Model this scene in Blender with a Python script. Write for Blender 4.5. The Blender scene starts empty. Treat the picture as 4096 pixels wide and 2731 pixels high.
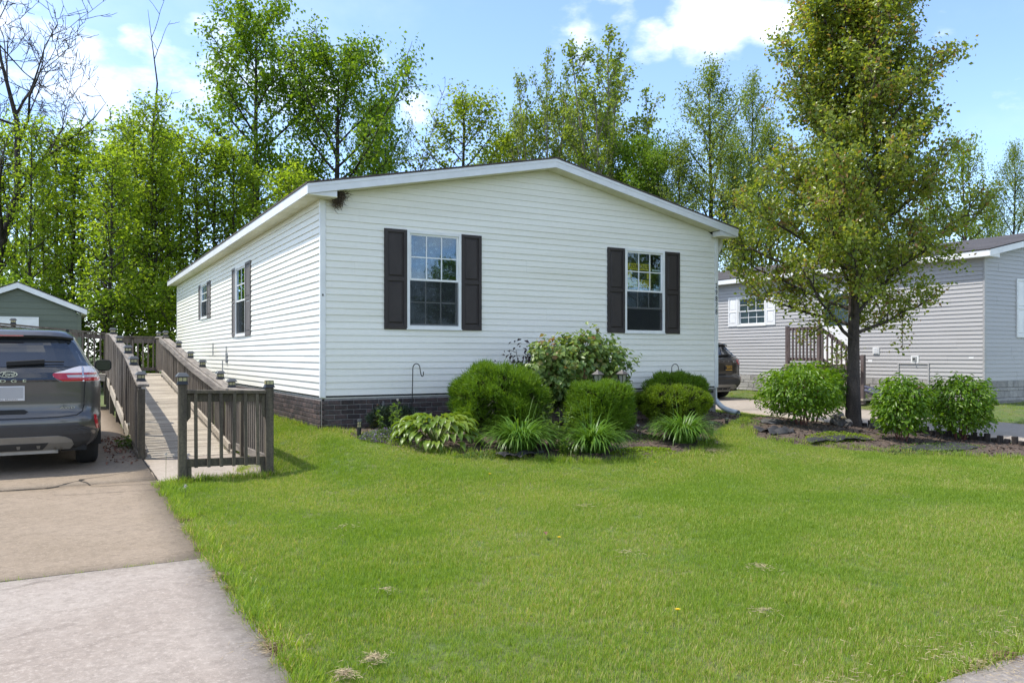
import bpy, bmesh, math, random
import numpy as np
from mathutils import Vector, Matrix, Euler

random.seed(7)
SC = bpy.context.scene
COL = SC.collection
# ------------------------------------------------------------------ camera
cam_d = bpy.data.cameras.new('camera')
cam = bpy.data.objects.new('camera', cam_d); COL.objects.link(cam)
cam.location = (-3.36, -11.716, 1.10)
cam.rotation_euler = (math.radians(90), 0, -math.radians(29.53))
cam_d.sensor_width = 36.0; cam_d.lens = 27.9; cam_d.shift_y = 0.0138
cam_d.clip_start = 0.05; cam_d.clip_end = 3000
SC.camera = cam
# ------------------------------------------------------------------ exposure
SC.view_settings.view_transform = 'Standard'
SC.view_settings.look = 'None'
SC.view_settings.gamma = 1.0
SC.view_settings.use_curve_mapping = False
SC.cycles.use_denoising = True; SC.cycles.denoising_prefilter = 'NONE'
SC.render.filter_size = 1.3
SC.view_settings.exposure = 1.34
# ------------------------------------------------------------------ sky
SUN_EL = math.radians(62.0)
SUN_TO = Vector((-0.895, 0.447, 0)).normalized()          # horizontal direction towards the sun
SKY_STRENGTH = 0.15
world = bpy.data.worlds.new('World'); SC.world = world; world.use_nodes = True
wt = world.node_tree; wt.nodes.clear()
W = wt.nodes.new; WL = wt.links.new
wout = W('ShaderNodeOutputWorld'); wbg = W('ShaderNodeBackground'); WL(wbg.outputs[0], wout.inputs[0])
wbg.inputs['Strength'].default_value = SKY_STRENGTH
sky = W('ShaderNodeTexSky'); sky.sky_type = 'NISHITA'; sky.sun_disc = False
sky.sun_elevation = SUN_EL; sky.sun_rotation = math.atan2(SUN_TO.x, SUN_TO.y)
sky.altitude = 200; sky.air_density = 0.75; sky.dust_density = 0.5; sky.ozone_density = 2.2
tc = W('ShaderNodeTexCoord')
def wmath(op, a, b=None, c=None, clamp=False):
    n = W('ShaderNodeMath'); n.operation = op; n.use_clamp = clamp
    for i, v in enumerate((a, b, c)):
        if v is None: continue
        if isinstance(v, (int, float)): n.inputs[i].default_value = v
        else: WL(v, n.inputs[i])
    return n.outputs[0]
def lobe(d, r):
    v = W('ShaderNodeVectorMath'); v.operation = 'DOT_PRODUCT'
    WL(tc.outputs['Generated'], v.inputs[0]); v.inputs[1].default_value = Vector(d).normalized()
    m = W('ShaderNodeMapRange'); m.interpolation_type = 'SMOOTHSTEP'
    WL(v.outputs['Value'], m.inputs['Value'])
    m.inputs['From Min'].default_value = math.cos(r); m.inputs['From Max'].default_value = math.cos(r * 0.25)
    return m.outputs[0]
CLOUDS = [
    ((0.5371, 0.748, 0.39), 0.0733, 0.82),
    ((0.6387, 0.6681, 0.3817), 0.0803, 0.85),
    ((0.6741, 0.6311, 0.3838), 0.0628, 0.7),
    ((0.5916, 0.7203, 0.3622), 0.0454, 0.75),
    ((0.5322, 0.766, 0.3605), 0.0349, 0.7),
    ((0.5037, 0.7812, 0.3689), 0.0349, 0.6),
    ((0.3161, 0.8811, 0.3517), 0.0332, 0.62),
    ((0.0113, 0.9451, 0.3266), 0.1222, 0.42),
    ((0.0417, 0.9482, 0.3149), 0.0611, 0.5),
    ((0.0304, 0.9633, 0.2666), 0.1047, 0.6),
    ((0.1041, 0.9563, 0.2733), 0.0873, 0.62),
    ((0.0875, 0.942, 0.324), 0.0698, 0.6),
    ((0.1322, 0.9329, 0.3349), 0.0611, 0.6),
    ((0.233, 0.9183, 0.3202), 0.0785, 0.75),
    ((0.8014, 0.4898, 0.3433), 0.0349, 0.55),
    ((0.3824, 0.8741, 0.2996), 0.0698, 0.4),
    ((-0.0415, 0.9389, 0.3418), 0.1047, 0.5),
    ((0.8501, 0.4564, 0.2628), 0.0349, 0.4),
]
acc = None
for d, r, a in CLOUDS:
    l = wmath('MULTIPLY', lobe(d, r), a)
    acc = l if acc is None else wmath('MAXIMUM', acc, l)
mp = W('ShaderNodeMapping'); mp.inputs['Scale'].default_value = (1, 1, 2.0); WL(tc.outputs['Generated'], mp.inputs['Vector'])
nz = W('ShaderNodeTexNoise'); nz.inputs['Scale'].default_value = 7.0; nz.inputs['Detail'].default_value = 9; nz.inputs['Roughness'].default_value = 0.58
WL(mp.outputs[0], nz.inputs['Vector'])
nz2 = W('ShaderNodeTexNoise'); nz2.inputs['Scale'].default_value = 2.3; nz2.inputs['Detail'].default_value = 7; nz2.inputs['Roughness'].default_value = 0.6
WL(mp.outputs[0], nz2.inputs['Vector'])
# broken cloud added out of frame all round, to brighten the shaded front wall
nz3 = W('ShaderNodeTexNoise'); nz3.inputs['Scale'].default_value = 2.6; nz3.inputs['Detail'].default_value = 2
WL(mp.outputs[0], nz3.inputs['Vector'])
big = W('ShaderNodeMapRange'); big.interpolation_type = 'SMOOTHSTEP'; WL(nz3.outputs['Fac'], big.inputs['Value'])
big.inputs['From Min'].default_value = 0.40; big.inputs['From Max'].default_value = 0.58
away = W('ShaderNodeVectorMath'); away.operation = 'DOT_PRODUCT'; WL(tc.outputs['Generated'], away.inputs[0]); away.inputs[1].default_value = (0.47, 0.83, 0.30)
aw = W('ShaderNodeMapRange'); aw.interpolation_type = 'SMOOTHSTEP'; WL(away.outputs['Value'], aw.inputs['Value'])
aw.inputs['From Min'].default_value = 0.72; aw.inputs['From Max'].default_value = 0.52
acc = wmath('MAXIMUM', acc, wmath('MULTIPLY', big.outputs[0], aw.outputs[0]))
dens = wmath('ADD', wmath('MULTIPLY', nz.outputs['Fac'], 1.25), wmath('MULTIPLY', acc, 0.42))
cl = W('ShaderNodeMapRange'); cl.interpolation_type = 'SMOOTHSTEP'; WL(dens, cl.inputs['Value'])
cl.inputs['From Min'].default_value = 0.82; cl.inputs['From Max'].default_value = 1.12
thin = W('ShaderNodeMapRange'); thin.interpolation_type = 'SMOOTHSTEP'; WL(nz2.outputs['Fac'], thin.inputs['Value'])
thin.inputs['From Min'].default_value = 0.46; thin.inputs['From Max'].default_value = 0.80; thin.inputs['To Max'].default_value = 0.20
# thin bright veil towards the horizon
sep = W('ShaderNodeSeparateXYZ'); WL(tc.outputs['Generated'], sep.inputs[0])
hz = W('ShaderNodeMapRange'); hz.interpolation_type = 'SMOOTHSTEP'; WL(sep.outputs['Z'], hz.inputs['Value'])
hz.inputs['From Min'].default_value = 0.17; hz.inputs['From Max'].default_value = 0.0; hz.inputs['To Min'].default_value = 0.0; hz.inputs['To Max'].default_value = 0.55
fac = wmath('MAXIMUM', wmath('MULTIPLY', cl.outputs[0], 0.80), wmath('MAXIMUM', thin.outputs[0], hz.outputs[0]))
mx = W('ShaderNodeMix'); mx.data_type = 'RGBA'; WL(fac, mx.inputs['Factor']); WL(sky.outputs[0], mx.inputs[6])
mx.inputs[7].default_value = (4.6, 4.75, 4.95, 1)  # sunlit cloud, before the strength above
WL(mx.outputs[2], wbg.inputs['Color'])
# ------------------------------------------------------------------ sun
sun_d = bpy.data.lights.new('sun', 'SUN'); sun_d.energy = 2.2; sun_d.angle = math.radians(0.53); sun_d.color = (1.0, 0.95, 0.86)
sun = bpy.data.objects.new('sun', sun_d); COL.objects.link(sun)
to = Vector((SUN_TO.x * math.cos(SUN_EL), SUN_TO.y * math.cos(SUN_EL), math.sin(SUN_EL)))
sun.rotation_euler = to.to_track_quat('Z', 'Y').to_euler(); sun.location = (-20, 10, 40)

# ================================================================== helpers
def tag(o, label=None, cat=None, group=None, kind=None):
    if label: o['label'] = label
    if cat: o['category'] = cat
    if group: o['group'] = group
    if kind: o['kind'] = kind
    return o
def empty(name, loc=(0, 0, 0), rz=0.0):
    o = bpy.data.objects.new(name, None); COL.objects.link(o); o.location = loc; o.rotation_euler = (0, 0, rz)
    o.empty_display_size = 0.1
    return o
def link(name, me, parent=None, loc=(0, 0, 0), rot=(0, 0, 0), scale=(1, 1, 1)):
    o = bpy.data.objects.new(name, me); COL.objects.link(o); o.parent = parent
    o.location = loc; o.rotation_euler = rot; o.scale = scale
    return o
def np_mesh(name, V, F3=None, F4=None, mat=None, smooth=False):
    V = np.asarray(V, dtype=np.float32).reshape(-1, 3)
    F3 = np.zeros((0, 3), np.int32) if F3 is None or len(F3) == 0 else np.asarray(F3, np.int32)
    F4 = np.zeros((0, 4), np.int32) if F4 is None or len(F4) == 0 else np.asarray(F4, np.int32)
    me = bpy.data.meshes.new(name)
    me.vertices.add(len(V)); me.vertices.foreach_set('co', V.ravel())
    nl = F3.size + F4.size
    me.loops.add(nl); me.loops.foreach_set('vertex_index', np.concatenate([F3.ravel(), F4.ravel()]))
    me.polygons.add(len(F3) + len(F4))
    ls = np.concatenate([np.arange(len(F3)) * 3, len(F3) * 3 + np.arange(len(F4)) * 4]).astype(np.int32)
    me.polygons.foreach_set('loop_start', ls)
    if smooth: me.polygons.foreach_set('use_smooth', np.ones(len(F3) + len(F4), bool))
    me.update(calc_edges=True); me.validate(verbose=False)
    if mat: me.materials.append(mat)
    return me
IDT = lambda p: p
class MB:
    """collects simple solids; build() links them as one mesh object"""
    def __init__(s, T=None): s.v = []; s.f = []; s.T = T
    def add(s, pts, faces):
        n = len(s.v); s.v += [tuple(p) for p in pts]; s.f += [tuple(i + n for i in f) for f in faces]; return s
    def box(s, a, b):
        x0, x1 = sorted((a[0], b[0])); y0, y1 = sorted((a[1], b[1])); z0, z1 = sorted((a[2], b[2]))
        return s.add([(x0, y0, z0), (x1, y0, z0), (x1, y1, z0), (x0, y1, z0), (x0, y0, z1), (x1, y0, z1), (x1, y1, z1), (x0, y1, z1)],
                     [(0, 3, 2, 1), (4, 5, 6, 7), (0, 1, 5, 4), (1, 2, 6, 5), (2, 3, 7, 6), (3, 0, 4, 7)])
    def prism(s, poly, d0, d1, ax):
        """extrude a polygon given in the two other axes along axis ax"""
        def p3(p, d):
            q = list(p); q.insert(ax, d); return tuple(q)
        n = len(poly); pts = [p3(p, d0) for p in poly] + [p3(p, d1) for p in poly]
        fs = [tuple(range(n - 1, -1, -1)), tuple(range(n, 2 * n))] + [(i, (i + 1) % n, (i + 1) % n + n, i + n) for i in range(n)]
        return s.add(pts, fs)
    def frustum(s, c, r0, r1, z0, z1, n=4, rot=math.pi / 4, sx=1, sy=1):
        p0 = [(c[0] + sx * r0 * math.cos(rot + 2 * math.pi * i / n), c[1] + sy * r0 * math.sin(rot + 2 * math.pi * i / n), z0) for i in range(n)]
        p1 = [(c[0] + sx * r1 * math.cos(rot + 2 * math.pi * i / n), c[1] + sy * r1 * math.sin(rot + 2 * math.pi * i / n), z1) for i in range(n)]
        return s.add(p0 + p1, [tuple(range(n - 1, -1, -1)), tuple(range(n, 2 * n))] + [(i, (i + 1) % n, (i + 1) % n + n, i + n) for i in range(n)])
    def tube(s, pts, r, n=6):
        V, F = tube_arrays([(np.array(pts, float), np.full(len(pts), r) if np.isscalar(r) else np.array(r))], n)
        return s.add(V.tolist(), F.tolist())
    def bar(s, p, q, w, h):
        """square bar between two points, w across (horizontal), h high"""
        p, q = Vector(p), Vector(q); d = (q - p).normalized()
        side = d.cross(Vector((0, 0, 1)))
        side = side.normalized() if side.length > 1e-4 else Vector((1, 0, 0))
        up = side.cross(d).normalized()
        c = [(-1, -1), (1, -1), (1, 1), (-1, 1)]
        pts = [tuple(e + side * (a * w / 2) + up * (b * h / 2)) for e in (p, q) for a, b in c]
        return s.add(pts, [(3, 2, 1, 0), (4, 5, 6, 7), (0, 1, 5, 4), (1, 2, 6, 5), (2, 3, 7, 6), (3, 0, 4, 7)])
    def mesh(s, name, mat, smooth=False, bevel=0):
        me = bpy.data.meshes.new(name)
        V = [s.T(*p) for p in s.v] if s.T else s.v
        bm = bmesh.new()
        bv = [bm.verts.new(p) for p in V]
        for f in s.f:
            try: bm.faces.new([bv[i] for i in f])
            except ValueError: pass
        bmesh.ops.recalc_face_normals(bm, faces=bm.faces)
        if bevel: bmesh.ops.bevel(bm, geom=list(bm.edges), offset=bevel, segments=1, affect='EDGES')
        if smooth:
            for f in bm.faces: f.smooth = True
        bm.to_mesh(me); bm.free(); me.materials.append(mat)
        return me
    def build(s, name, mat, parent=None, smooth=False, loc=(0, 0, 0), rot=(0, 0, 0), bevel=0):
        return link(name, s.mesh(name, mat, smooth, bevel), parent, loc, rot)
def tube_arrays(paths, n=5):
    Vs, Fs, off = [], [], 0
    ang = np.arange(n) * 2 * math.pi / n
    for P, r in paths:
        k = len(P); d = np.gradient(P, axis=0); d /= np.maximum(np.linalg.norm(d, axis=1, keepdims=True), 1e-9)
        ref = np.tile(np.array([[0.31, 0.95, 0.05]]), (k, 1)); a = np.cross(d, ref); a /= np.maximum(np.linalg.norm(a, axis=1, keepdims=True), 1e-9)
        b = np.cross(d, a)
        ring = P[:, None, :] + r[:, None, None] * (np.cos(ang)[None, :, None] * a[:, None, :] + np.sin(ang)[None, :, None] * b[:, None, :])
        Vs.append(ring.reshape(-1, 3))
        i = (np.arange(k - 1)[:, None] * n + np.arange(n)[None, :]); j = (np.arange(k - 1)[:, None] * n + (np.arange(n)[None, :] + 1) % n)
        Fs.append(np.stack([i, j, j + n, i + n], -1).reshape(-1, 4) + off); off += k * n
    return np.concatenate(Vs), np.concatenate(Fs)
def dup(root, loc, rz=0.0, scale=None, label=None, group=None):
    r = root.copy(); COL.objects.link(r); r.location = loc; r.rotation_euler = (0, 0, rz)
    if scale is not None: r.scale = scale if hasattr(scale, '__len__') else (scale,) * 3
    if label: r['label'] = label
    if group: r['group'] = group
    for ch in list(root.children):
        c = ch.copy(); COL.objects.link(c); c.parent = r
        for g in ch.children:
            d = g.copy(); COL.objects.link(d); d.parent = c
    return r
def text(name, s, size, mat, parent=None, loc=(0, 0, 0), rot=(0, 0, 0), extrude=0.001, align='CENTER', sx=1.0, shear=0.0):
    c = bpy.data.curves.new(name, 'FONT'); c.body = s; c.size = size; c.extrude = extrude; c.align_x = align; c.align_y = 'CENTER'; c.shear = shear
    c.materials.append(mat); c.resolution_u = 3
    tmp = bpy.data.objects.new(name, c); COL.objects.link(tmp); bpy.context.view_layer.update()
    me = bpy.data.meshes.new_from_object(tmp.evaluated_get(bpy.context.evaluated_depsgraph_get())); me.name = name
    bpy.data.objects.remove(tmp); bpy.data.curves.remove(c)
    if not me.materials: me.materials.append(mat)
    return link(name, me, parent, loc, rot, (sx, 1, 1))
# ------------------------------------------------------------------ terrain height
def ss(a, b, x):
    t = np.clip((np.asarray(x, float) - a) / (b - a), 0, 1); return t * t * (3 - 2 * t)
BV = [-40, -14, -9.5, -6, -3, -1, 0, 2, 6, 12, 60]; BZ = [-.6, -.46, -.41, -.365, -.325, -.29, -.28, -.2, -.15, -.1, -.1]
def ground(u, v):
    b = np.interp(v, BV, BZ)
    w = ss(-4.8, -.6, v) * ss(-1.3, 0, u) * (1 - ss(7.4, 10.6, u))
    w2 = ss(-4, 0, v) * ss(14.1, 15.6, u)
    return b * (1 - np.maximum(w, w2))
def gz(u, v): return float(ground(u, v))

# ================================================================== materials
def new_mat(name):
    m = bpy.data.materials.new(name); m.use_nodes = True; nt = m.node_tree; nt.nodes.clear()
    o = nt.nodes.new('ShaderNodeOutputMaterial')
    return m, nt, o
def hexc(h):
    c = [int(h[i:i + 2], 16) / 255 for i in (0, 2, 4)]
    return tuple(((x / 12.92) if x <= .04045 else ((x + .055) / 1.055) ** 2.4) for x in c)
def M(name, col, col2=None, rough=.6, scale=(6, 6, 6), detail=6, bump=0.0, bscale=80, metal=0.0, coat=0.0, spec=.5, objvar=0.0, fine=None, fine_amt=0.0, world=False, contrast=(.35, .65)):
    m, nt, out = new_mat(name); N = nt.nodes.new; L = nt.links.new
    p = N('ShaderNodeBsdfPrincipled'); L(p.outputs[0], out.inputs[0])
    p.inputs['Roughness'].default_value = rough; p.inputs['Metallic'].default_value = metal
    p.inputs['Coat Weight'].default_value = coat; p.inputs['Coat Roughness'].default_value = .04
    p.inputs['Specular IOR Level'].default_value = spec
    if col2 is None: col2 = tuple(c * .8 for c in col)
    if world:
        src = N('ShaderNodeNewGeometry').outputs['Position']
    else:
        t = N('ShaderNodeTexCoord'); oi = N('ShaderNodeObjectInfo')
        ad = N('ShaderNodeVectorMath'); ad.operation = 'ADD'
        mu = N('ShaderNodeMath'); mu.operation = 'MULTIPLY'; L(oi.outputs['Random'], mu.inputs[0]); mu.inputs[1].default_value = 53.0
        L(t.outputs['Object'], ad.inputs[0]); L(mu.outputs[0], ad.inputs[1]); src = ad.outputs[0]
    mp = N('ShaderNodeMapping'); mp.inputs['Scale'].default_value = scale; L(src, mp.inputs['Vector'])
    n = N('ShaderNodeTexNoise'); n.inputs['Scale'].default_value = 1.0; n.inputs['Detail'].default_value = detail; n.inputs['Roughness'].default_value = .6
    L(mp.outputs[0], n.inputs['Vector'])
    r = N('ShaderNodeMapRange'); L(n.outputs['Fac'], r.inputs['Value']); r.inputs['From Min'].default_value = contrast[0]; r.inputs['From Max'].default_value = contrast[1]
    mx = N('ShaderNodeMix'); mx.data_type = 'RGBA'; L(r.outputs[0], mx.inputs['Factor']); mx.inputs[6].default_value = (*col, 1); mx.inputs[7].default_value = (*col2, 1)
    c = mx.outputs[2]
    if fine_amt:
        n2 = N('ShaderNodeTexNoise'); n2.inputs['Scale'].default_value = fine or 120; n2.inputs['Detail'].default_value = 3; L(src, n2.inputs['Vector'])
        r2 = N('ShaderNodeMapRange'); L(n2.outputs['Fac'], r2.inputs['Value']); r2.inputs['From Min'].default_value = .3; r2.inputs['From Max'].default_value = .7
        r2.inputs['To Min'].default_value = 1 - fine_amt; r2.inputs['To Max'].default_value = 1 + fine_amt
        vm = N('ShaderNodeVectorMath'); vm.operation = 'SCALE'; L(c, vm.inputs[0]); L(r2.outputs[0], vm.inputs['Scale']); c = vm.outputs[0]
    if objvar:
        oi2 = N('ShaderNodeObjectInfo'); r3 = N('ShaderNodeMapRange'); L(oi2.outputs['Random'], r3.inputs['Value'])
        r3.inputs['To Min'].default_value = 1 - objvar; r3.inputs['To Max'].default_value = 1 + objvar
        vm = N('ShaderNodeVectorMath'); vm.operation = 'SCALE'; L(c, vm.inputs[0]); L(r3.outputs[0], vm.inputs['Scale']); c = vm.outputs[0]
    L(c, p.inputs['Base Color'])
    if bump:
        n3 = N('ShaderNodeTexNoise'); n3.inputs['Scale'].default_value = bscale; n3.inputs['Detail'].default_value = 4; L(src, n3.inputs['Vector'])
        b = N('ShaderNodeBump'); b.inputs['Strength'].default_value = bump; b.inputs['Distance'].default_value = .01; L(n3.outputs['Fac'], b.inputs['Height']); L(b.outputs[0], p.inputs['Normal'])
    return m
def leaf_mat(name, c1, c2, c3=None, trans=.38, rough=.45, spec=.3, tcol=None, patch=1.2):
    """two-sided leaf: colour varies per leaf and in soft patches"""
    m, nt, out = new_mat(name); N = nt.nodes.new; L = nt.links.new
    g = N('ShaderNodeNewGeometry'); cr = N('ShaderNodeValToRGB')
    e = cr.color_ramp.elements; e[0].color = (*c1, 1); e[1].color = (*c2, 1)
    if c3: x = e.new(.88); x.color = (*c2, 1); e[-1].color = (*c3, 1); e[1].position = .85 if len(e) < 4 else e[1].position
    n = N('ShaderNodeTexNoise'); n.inputs['Scale'].default_value = patch; n.inputs['Detail'].default_value = 2; L(g.outputs['Position'], n.inputs['Vector'])
    a = N('ShaderNodeMath'); a.operation = 'MULTIPLY_ADD'; L(n.outputs['Fac'], a.inputs[0]); a.inputs[1].default_value = .9; a.inputs[2].default_value = -.45
    b = N('ShaderNodeMath'); b.operation = 'ADD'; b.use_clamp = True; L(g.outputs['Random Per Island'], b.inputs[0]); L(a.outputs[0], b.inputs[1])
    L(b.outputs[0], cr.inputs[0])
    p = N('ShaderNodeBsdfPrincipled'); p.inputs['Roughness'].default_value = rough; p.inputs['Specular IOR Level'].default_value = spec; L(cr.outputs[0], p.inputs['Base Color'])
    t = N('ShaderNodeBsdfTranslucent')
    mu = N('ShaderNodeMix'); mu.data_type = 'RGBA'; mu.blend_type = 'MULTIPLY'; mu.inputs['Factor'].default_value = 1; L(cr.outputs[0], mu.inputs[6]); mu.inputs[7].default_value = (*(tcol or (1.55, 1.5, .75)), 1)
    L(mu.outputs[2], t.inputs[0])
    ms = N('ShaderNodeMixShader'); ms.inputs[0].default_value = trans; L(p.outputs[0], ms.inputs[1]); L(t.outputs[0], ms.inputs[2]); L(ms.outputs[0], out.inputs[0])
    return m
def glass_mat(name, tint=(.8, .85, .85), refl=.10, rough=.0, alpha=.9):
    """thin window pane: clear with a mirror-like sheen that grows at grazing angles"""
    m, nt, out = new_mat(name); N = nt.nodes.new; L = nt.links.new
    t = N('ShaderNodeBsdfTransparent'); t.inputs[0].default_value = (*tint, 1)
    g = N('ShaderNodeBsdfGlossy'); g.inputs['Roughness'].default_value = rough; g.inputs['Color'].default_value = (.62, .80, 1, 1)
    ge = N('ShaderNodeNewGeometry'); dt_ = N('ShaderNodeVectorMath'); dt_.operation = 'DOT_PRODUCT'; L(ge.outputs['Normal'], dt_.inputs[0]); L(ge.outputs['Incoming'], dt_.inputs[1])
    def mth(op, a, b=None):
        q = N('ShaderNodeMath'); q.operation = op; L(a, q.inputs[0])
        if b is not None: q.inputs[1].default_value = b
        return q.outputs[0]
    sch = mth('POWER', mth('SUBTRACT', mth('ABSOLUTE', dt_.outputs['Value']), 1.0), 2.0)   # (1-cos)^2, then to the fifth
    sch = mth('POWER', sch, 2.5)
    mr = N('ShaderNodeMath'); mr.operation = 'MULTIPLY_ADD'; mr.use_clamp = True; L(sch, mr.inputs[0]); mr.inputs[1].default_value = .9; mr.inputs[2].default_value = refl + .045
    ms = N('ShaderNodeMixShader'); L(mr.outputs[0], ms.inputs[0]); L(t.outputs[0], ms.inputs[1]); L(g.outputs[0], ms.inputs[2]); L(ms.outputs[0], out.inputs[0])
    return m
def screen_mat(name, col, open_):
    m, nt, out = new_mat(name); N = nt.nodes.new; L = nt.links.new
    t = N('ShaderNodeBsdfTransparent'); d = N('ShaderNodeBsdfDiffuse'); d.inputs[0].default_value = (*col, 1)
    ms = N('ShaderNodeMixShader'); ms.inputs[0].default_value = 1 - open_; L(t.outputs[0], ms.inputs[1]); L(d.outputs[0], ms.inputs[2]); L(ms.outputs[0], out.inputs[0])
    return m
def lace_mat(name):
    m, nt, out = new_mat(name); N = nt.nodes.new; L = nt.links.new
    tcn = N('ShaderNodeTexCoord'); v = N('ShaderNodeTexVoronoi'); v.inputs['Scale'].default_value = 11; L(tcn.outputs['Object'], v.inputs['Vector'])
    n = N('ShaderNodeTexNoise'); n.inputs['Scale'].default_value = 45; n.inputs['Detail'].default_value = 3; L(tcn.outputs['Object'], n.inputs['Vector'])
    a = N('ShaderNodeMath'); a.operation = 'MULTIPLY_ADD'; L(n.outputs['Fac'], a.inputs[0]); a.inputs[1].default_value = .7; L(v.outputs['Distance'], a.inputs[2])
    r = N('ShaderNodeMapRange'); L(a.outputs[0], r.inputs['Value']); r.inputs['From Min'].default_value = .58; r.inputs['From Max'].default_value = .74; r.inputs['To Min'].default_value = .34; r.inputs['To Max'].default_value = .03
    t = N('ShaderNodeBsdfTransparent'); d = N('ShaderNodeBsdfDiffuse'); d.inputs[0].default_value = (.75, .77, .75, 1)
    tr = N('ShaderNodeBsdfTranslucent'); tr.inputs[0].default_value = (.7, .7, .7, 1)
    m2 = N('ShaderNodeMixShader'); m2.inputs[0].default_value = .3; L(d.outputs[0], m2.inputs[1]); L(tr.outputs[0], m2.inputs[2])
    ms = N('ShaderNodeMixShader'); L(r.outputs[0], ms.inputs[0]); L(t.outputs[0], ms.inputs[1]); L(m2.outputs[0], ms.inputs[2]); L(ms.outputs[0], out.inputs[0])
    return m
def siding_mat(name, col, dirt):
    """vinyl: nearly even, with faint grime in horizontal streaks"""
    m = M(name, col, dirt, rough=.42, scale=(.35, .35, 5), detail=8, spec=.4, world=True, contrast=(.42, .85), fine=14, fine_amt=.02)
    return m
def concrete_mat(name, c1, c2, stain):
    m, nt, out = new_mat(name); N = nt.nodes.new; L = nt.links.new
    p = N('ShaderNodeBsdfPrincipled'); L(p.outputs[0], out.inputs[0]); p.inputs['Roughness'].default_value = .85; p.inputs['Specular IOR Level'].default_value = .25
    pos = N('ShaderNodeNewGeometry').outputs['Position']
    def noise(s, d, rg=.6, dist=0):
        n = N('ShaderNodeTexNoise'); n.inputs['Scale'].default_value = s; n.inputs['Detail'].default_value = d; n.inputs['Roughness'].default_value = rg; n.inputs['Distortion'].default_value = dist; L(pos, n.inputs['Vector']); return n.outputs['Fac']
    def mr(x, a, b, c=0., d=1.):
        r = N('ShaderNodeMapRange'); r.interpolation_type = 'SMOOTHSTEP'; L(x, r.inputs['Value']); r.inputs['From Min'].default_value = a; r.inputs['From Max'].default_value = b; r.inputs['To Min'].default_value = c; r.inputs['To Max'].default_value = d; return r.outputs[0]
    def mix(f, a, b):
        x = N('ShaderNodeMix'); x.data_type = 'RGBA'; L(f, x.inputs['Factor'])
        for i, q in ((6, a), (7, b)):
            if isinstance(q, tuple): x.inputs[i].default_value = (*q, 1)
            else: L(q, x.inputs[i])
        return x.outputs[2]
    c = mix(mr(noise(.9, 8), .35, .68), c1, c2)
    c = mix(mr(noise(2.6, 9, .7, .6), .56, .74, 0, .75), c, stain)
    c = mix(mr(noise(11, 6, .75), .40, .70, 0, .75), c, tuple(x * .74 for x in c1))
    c = mix(mr(noise(34, 5, .7), .48, .70, 0, .7), c, tuple(min(1, x * 1.25) for x in c2))
    c = mix(mr(noise(150, 2), .60, .70, 0, .50), c, tuple(x * .45 for x in c1))
    c = mix(mr(noise(95, 2), .60, .72, 0, .6), c, tuple(min(1, x * 1.35) for x in c2))
    L(c, p.inputs['Base Color'])
    b = N('ShaderNodeBump'); b.inputs['Strength'].default_value = .25; b.inputs['Distance'].default_value = .004; L(noise(160, 4), b.inputs['Height']); L(b.outputs[0], p.inputs['Normal'])
    return m
def flat(name, col, rough=.6, metal=0., spec=.5, coat=0.):
    return M(name, col, tuple(c * .88 for c in col), rough=rough, metal=metal, spec=spec, coat=coat, scale=(3, 3, 3))

MT = {}
MT['siding'] = siding_mat('white_vinyl', (.82, .80, .725), (.71, .685, .58))
MT['trim'] = flat('white_trim', (.80, .80, .78), .4)
MT['fascia'] = flat('white_metal_fascia', (.74, .75, .76), .35)
MT['soffit'] = M('cream_soffit', (.80, .77, .58), (.68, .65, .46), rough=.6, scale=(4, 4, 4))  # cream, with yellow light reflected off the lawn partly put into the colour
MT['shingle'] = M('dark_shingle', (.055, .045, .04), (.10, .08, .07), rough=.95, scale=(14, 14, 14), fine=60, fine_amt=.3, world=True)
MT['shutter'] = M('dark_shutter', (.027, .020, .018), (.037, .028, .026), rough=.62, scale=(9, 9, 3), fine=60, fine_amt=.12, bump=.15, bscale=120)
MT['shutter2'] = M('lighter_shutter', (.10, .09, .085), (.15, .135, .125), rough=.65, scale=(9, 9, 3), fine=60, fine_amt=.1)  # lighter shutter colour, used on the left wall
MT['mortar'] = M('grey_mortar', (.30, .285, .265), (.19, .185, .175), rough=.95, scale=(9, 9, 9), world=True)
MT['brick'] = M('dark_brick', (.035, .032, .032), (.085, .055, .048), rough=.8, scale=(9, 9, 9), objvar=.55, bump=.5, bscale=60, fine=45, fine_amt=.3)
MT['stone'] = M('grey_stone_skirt', (.36, .34, .32), (.26, .25, .24), rough=.85, scale=(7, 7, 7), objvar=.2, bump=.6, bscale=35, fine=40, fine_amt=.15)
MT['glass'] = glass_mat('window_glass', refl=.055)
MT['glassdark'] = glass_mat('side_window_glass', tint=(.5, .55, .52), refl=.22)
MT['screen'] = screen_mat('insect_screen', (.04, .045, .045), .58)
MT['lace'] = lace_mat('lace_curtain')
MT['blind'] = M('white_blind', (.6, .62, .6), (.5, .52, .5), rough=.6)
MT['room'] = flat('dim_room', (.22, .20, .18), .9)
MT['wood'] = M('weathered_wood', (.205, .170, .132), (.095, .080, .066), rough=.9, scale=(14, 14, 2.0), detail=8, objvar=.18, fine=70, fine_amt=.22, bump=.3, bscale=60)
MT['woodx'] = M('weathered_deck', (.44, .385, .305), (.23, .195, .15), rough=.9, scale=(1.8, 18, 18), detail=8, objvar=.16, fine=70, fine_amt=.2, bump=.3, bscale=60)
MT['woody'] = M('weathered_rail', (.27, .235, .195), (.12, .105, .09), rough=.9, scale=(18, 1.6, 18), detail=8, objvar=.12, fine=70, fine_amt=.22, bump=.3, bscale=60)
MT['woodpost'] = M('post_wood', (.135, .112, .075), (.055, .045, .034), rough=.9, scale=(12, 12, 1.4), detail=8, objvar=.15, fine=60, fine_amt=.25, bump=.3, bscale=60)
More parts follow.
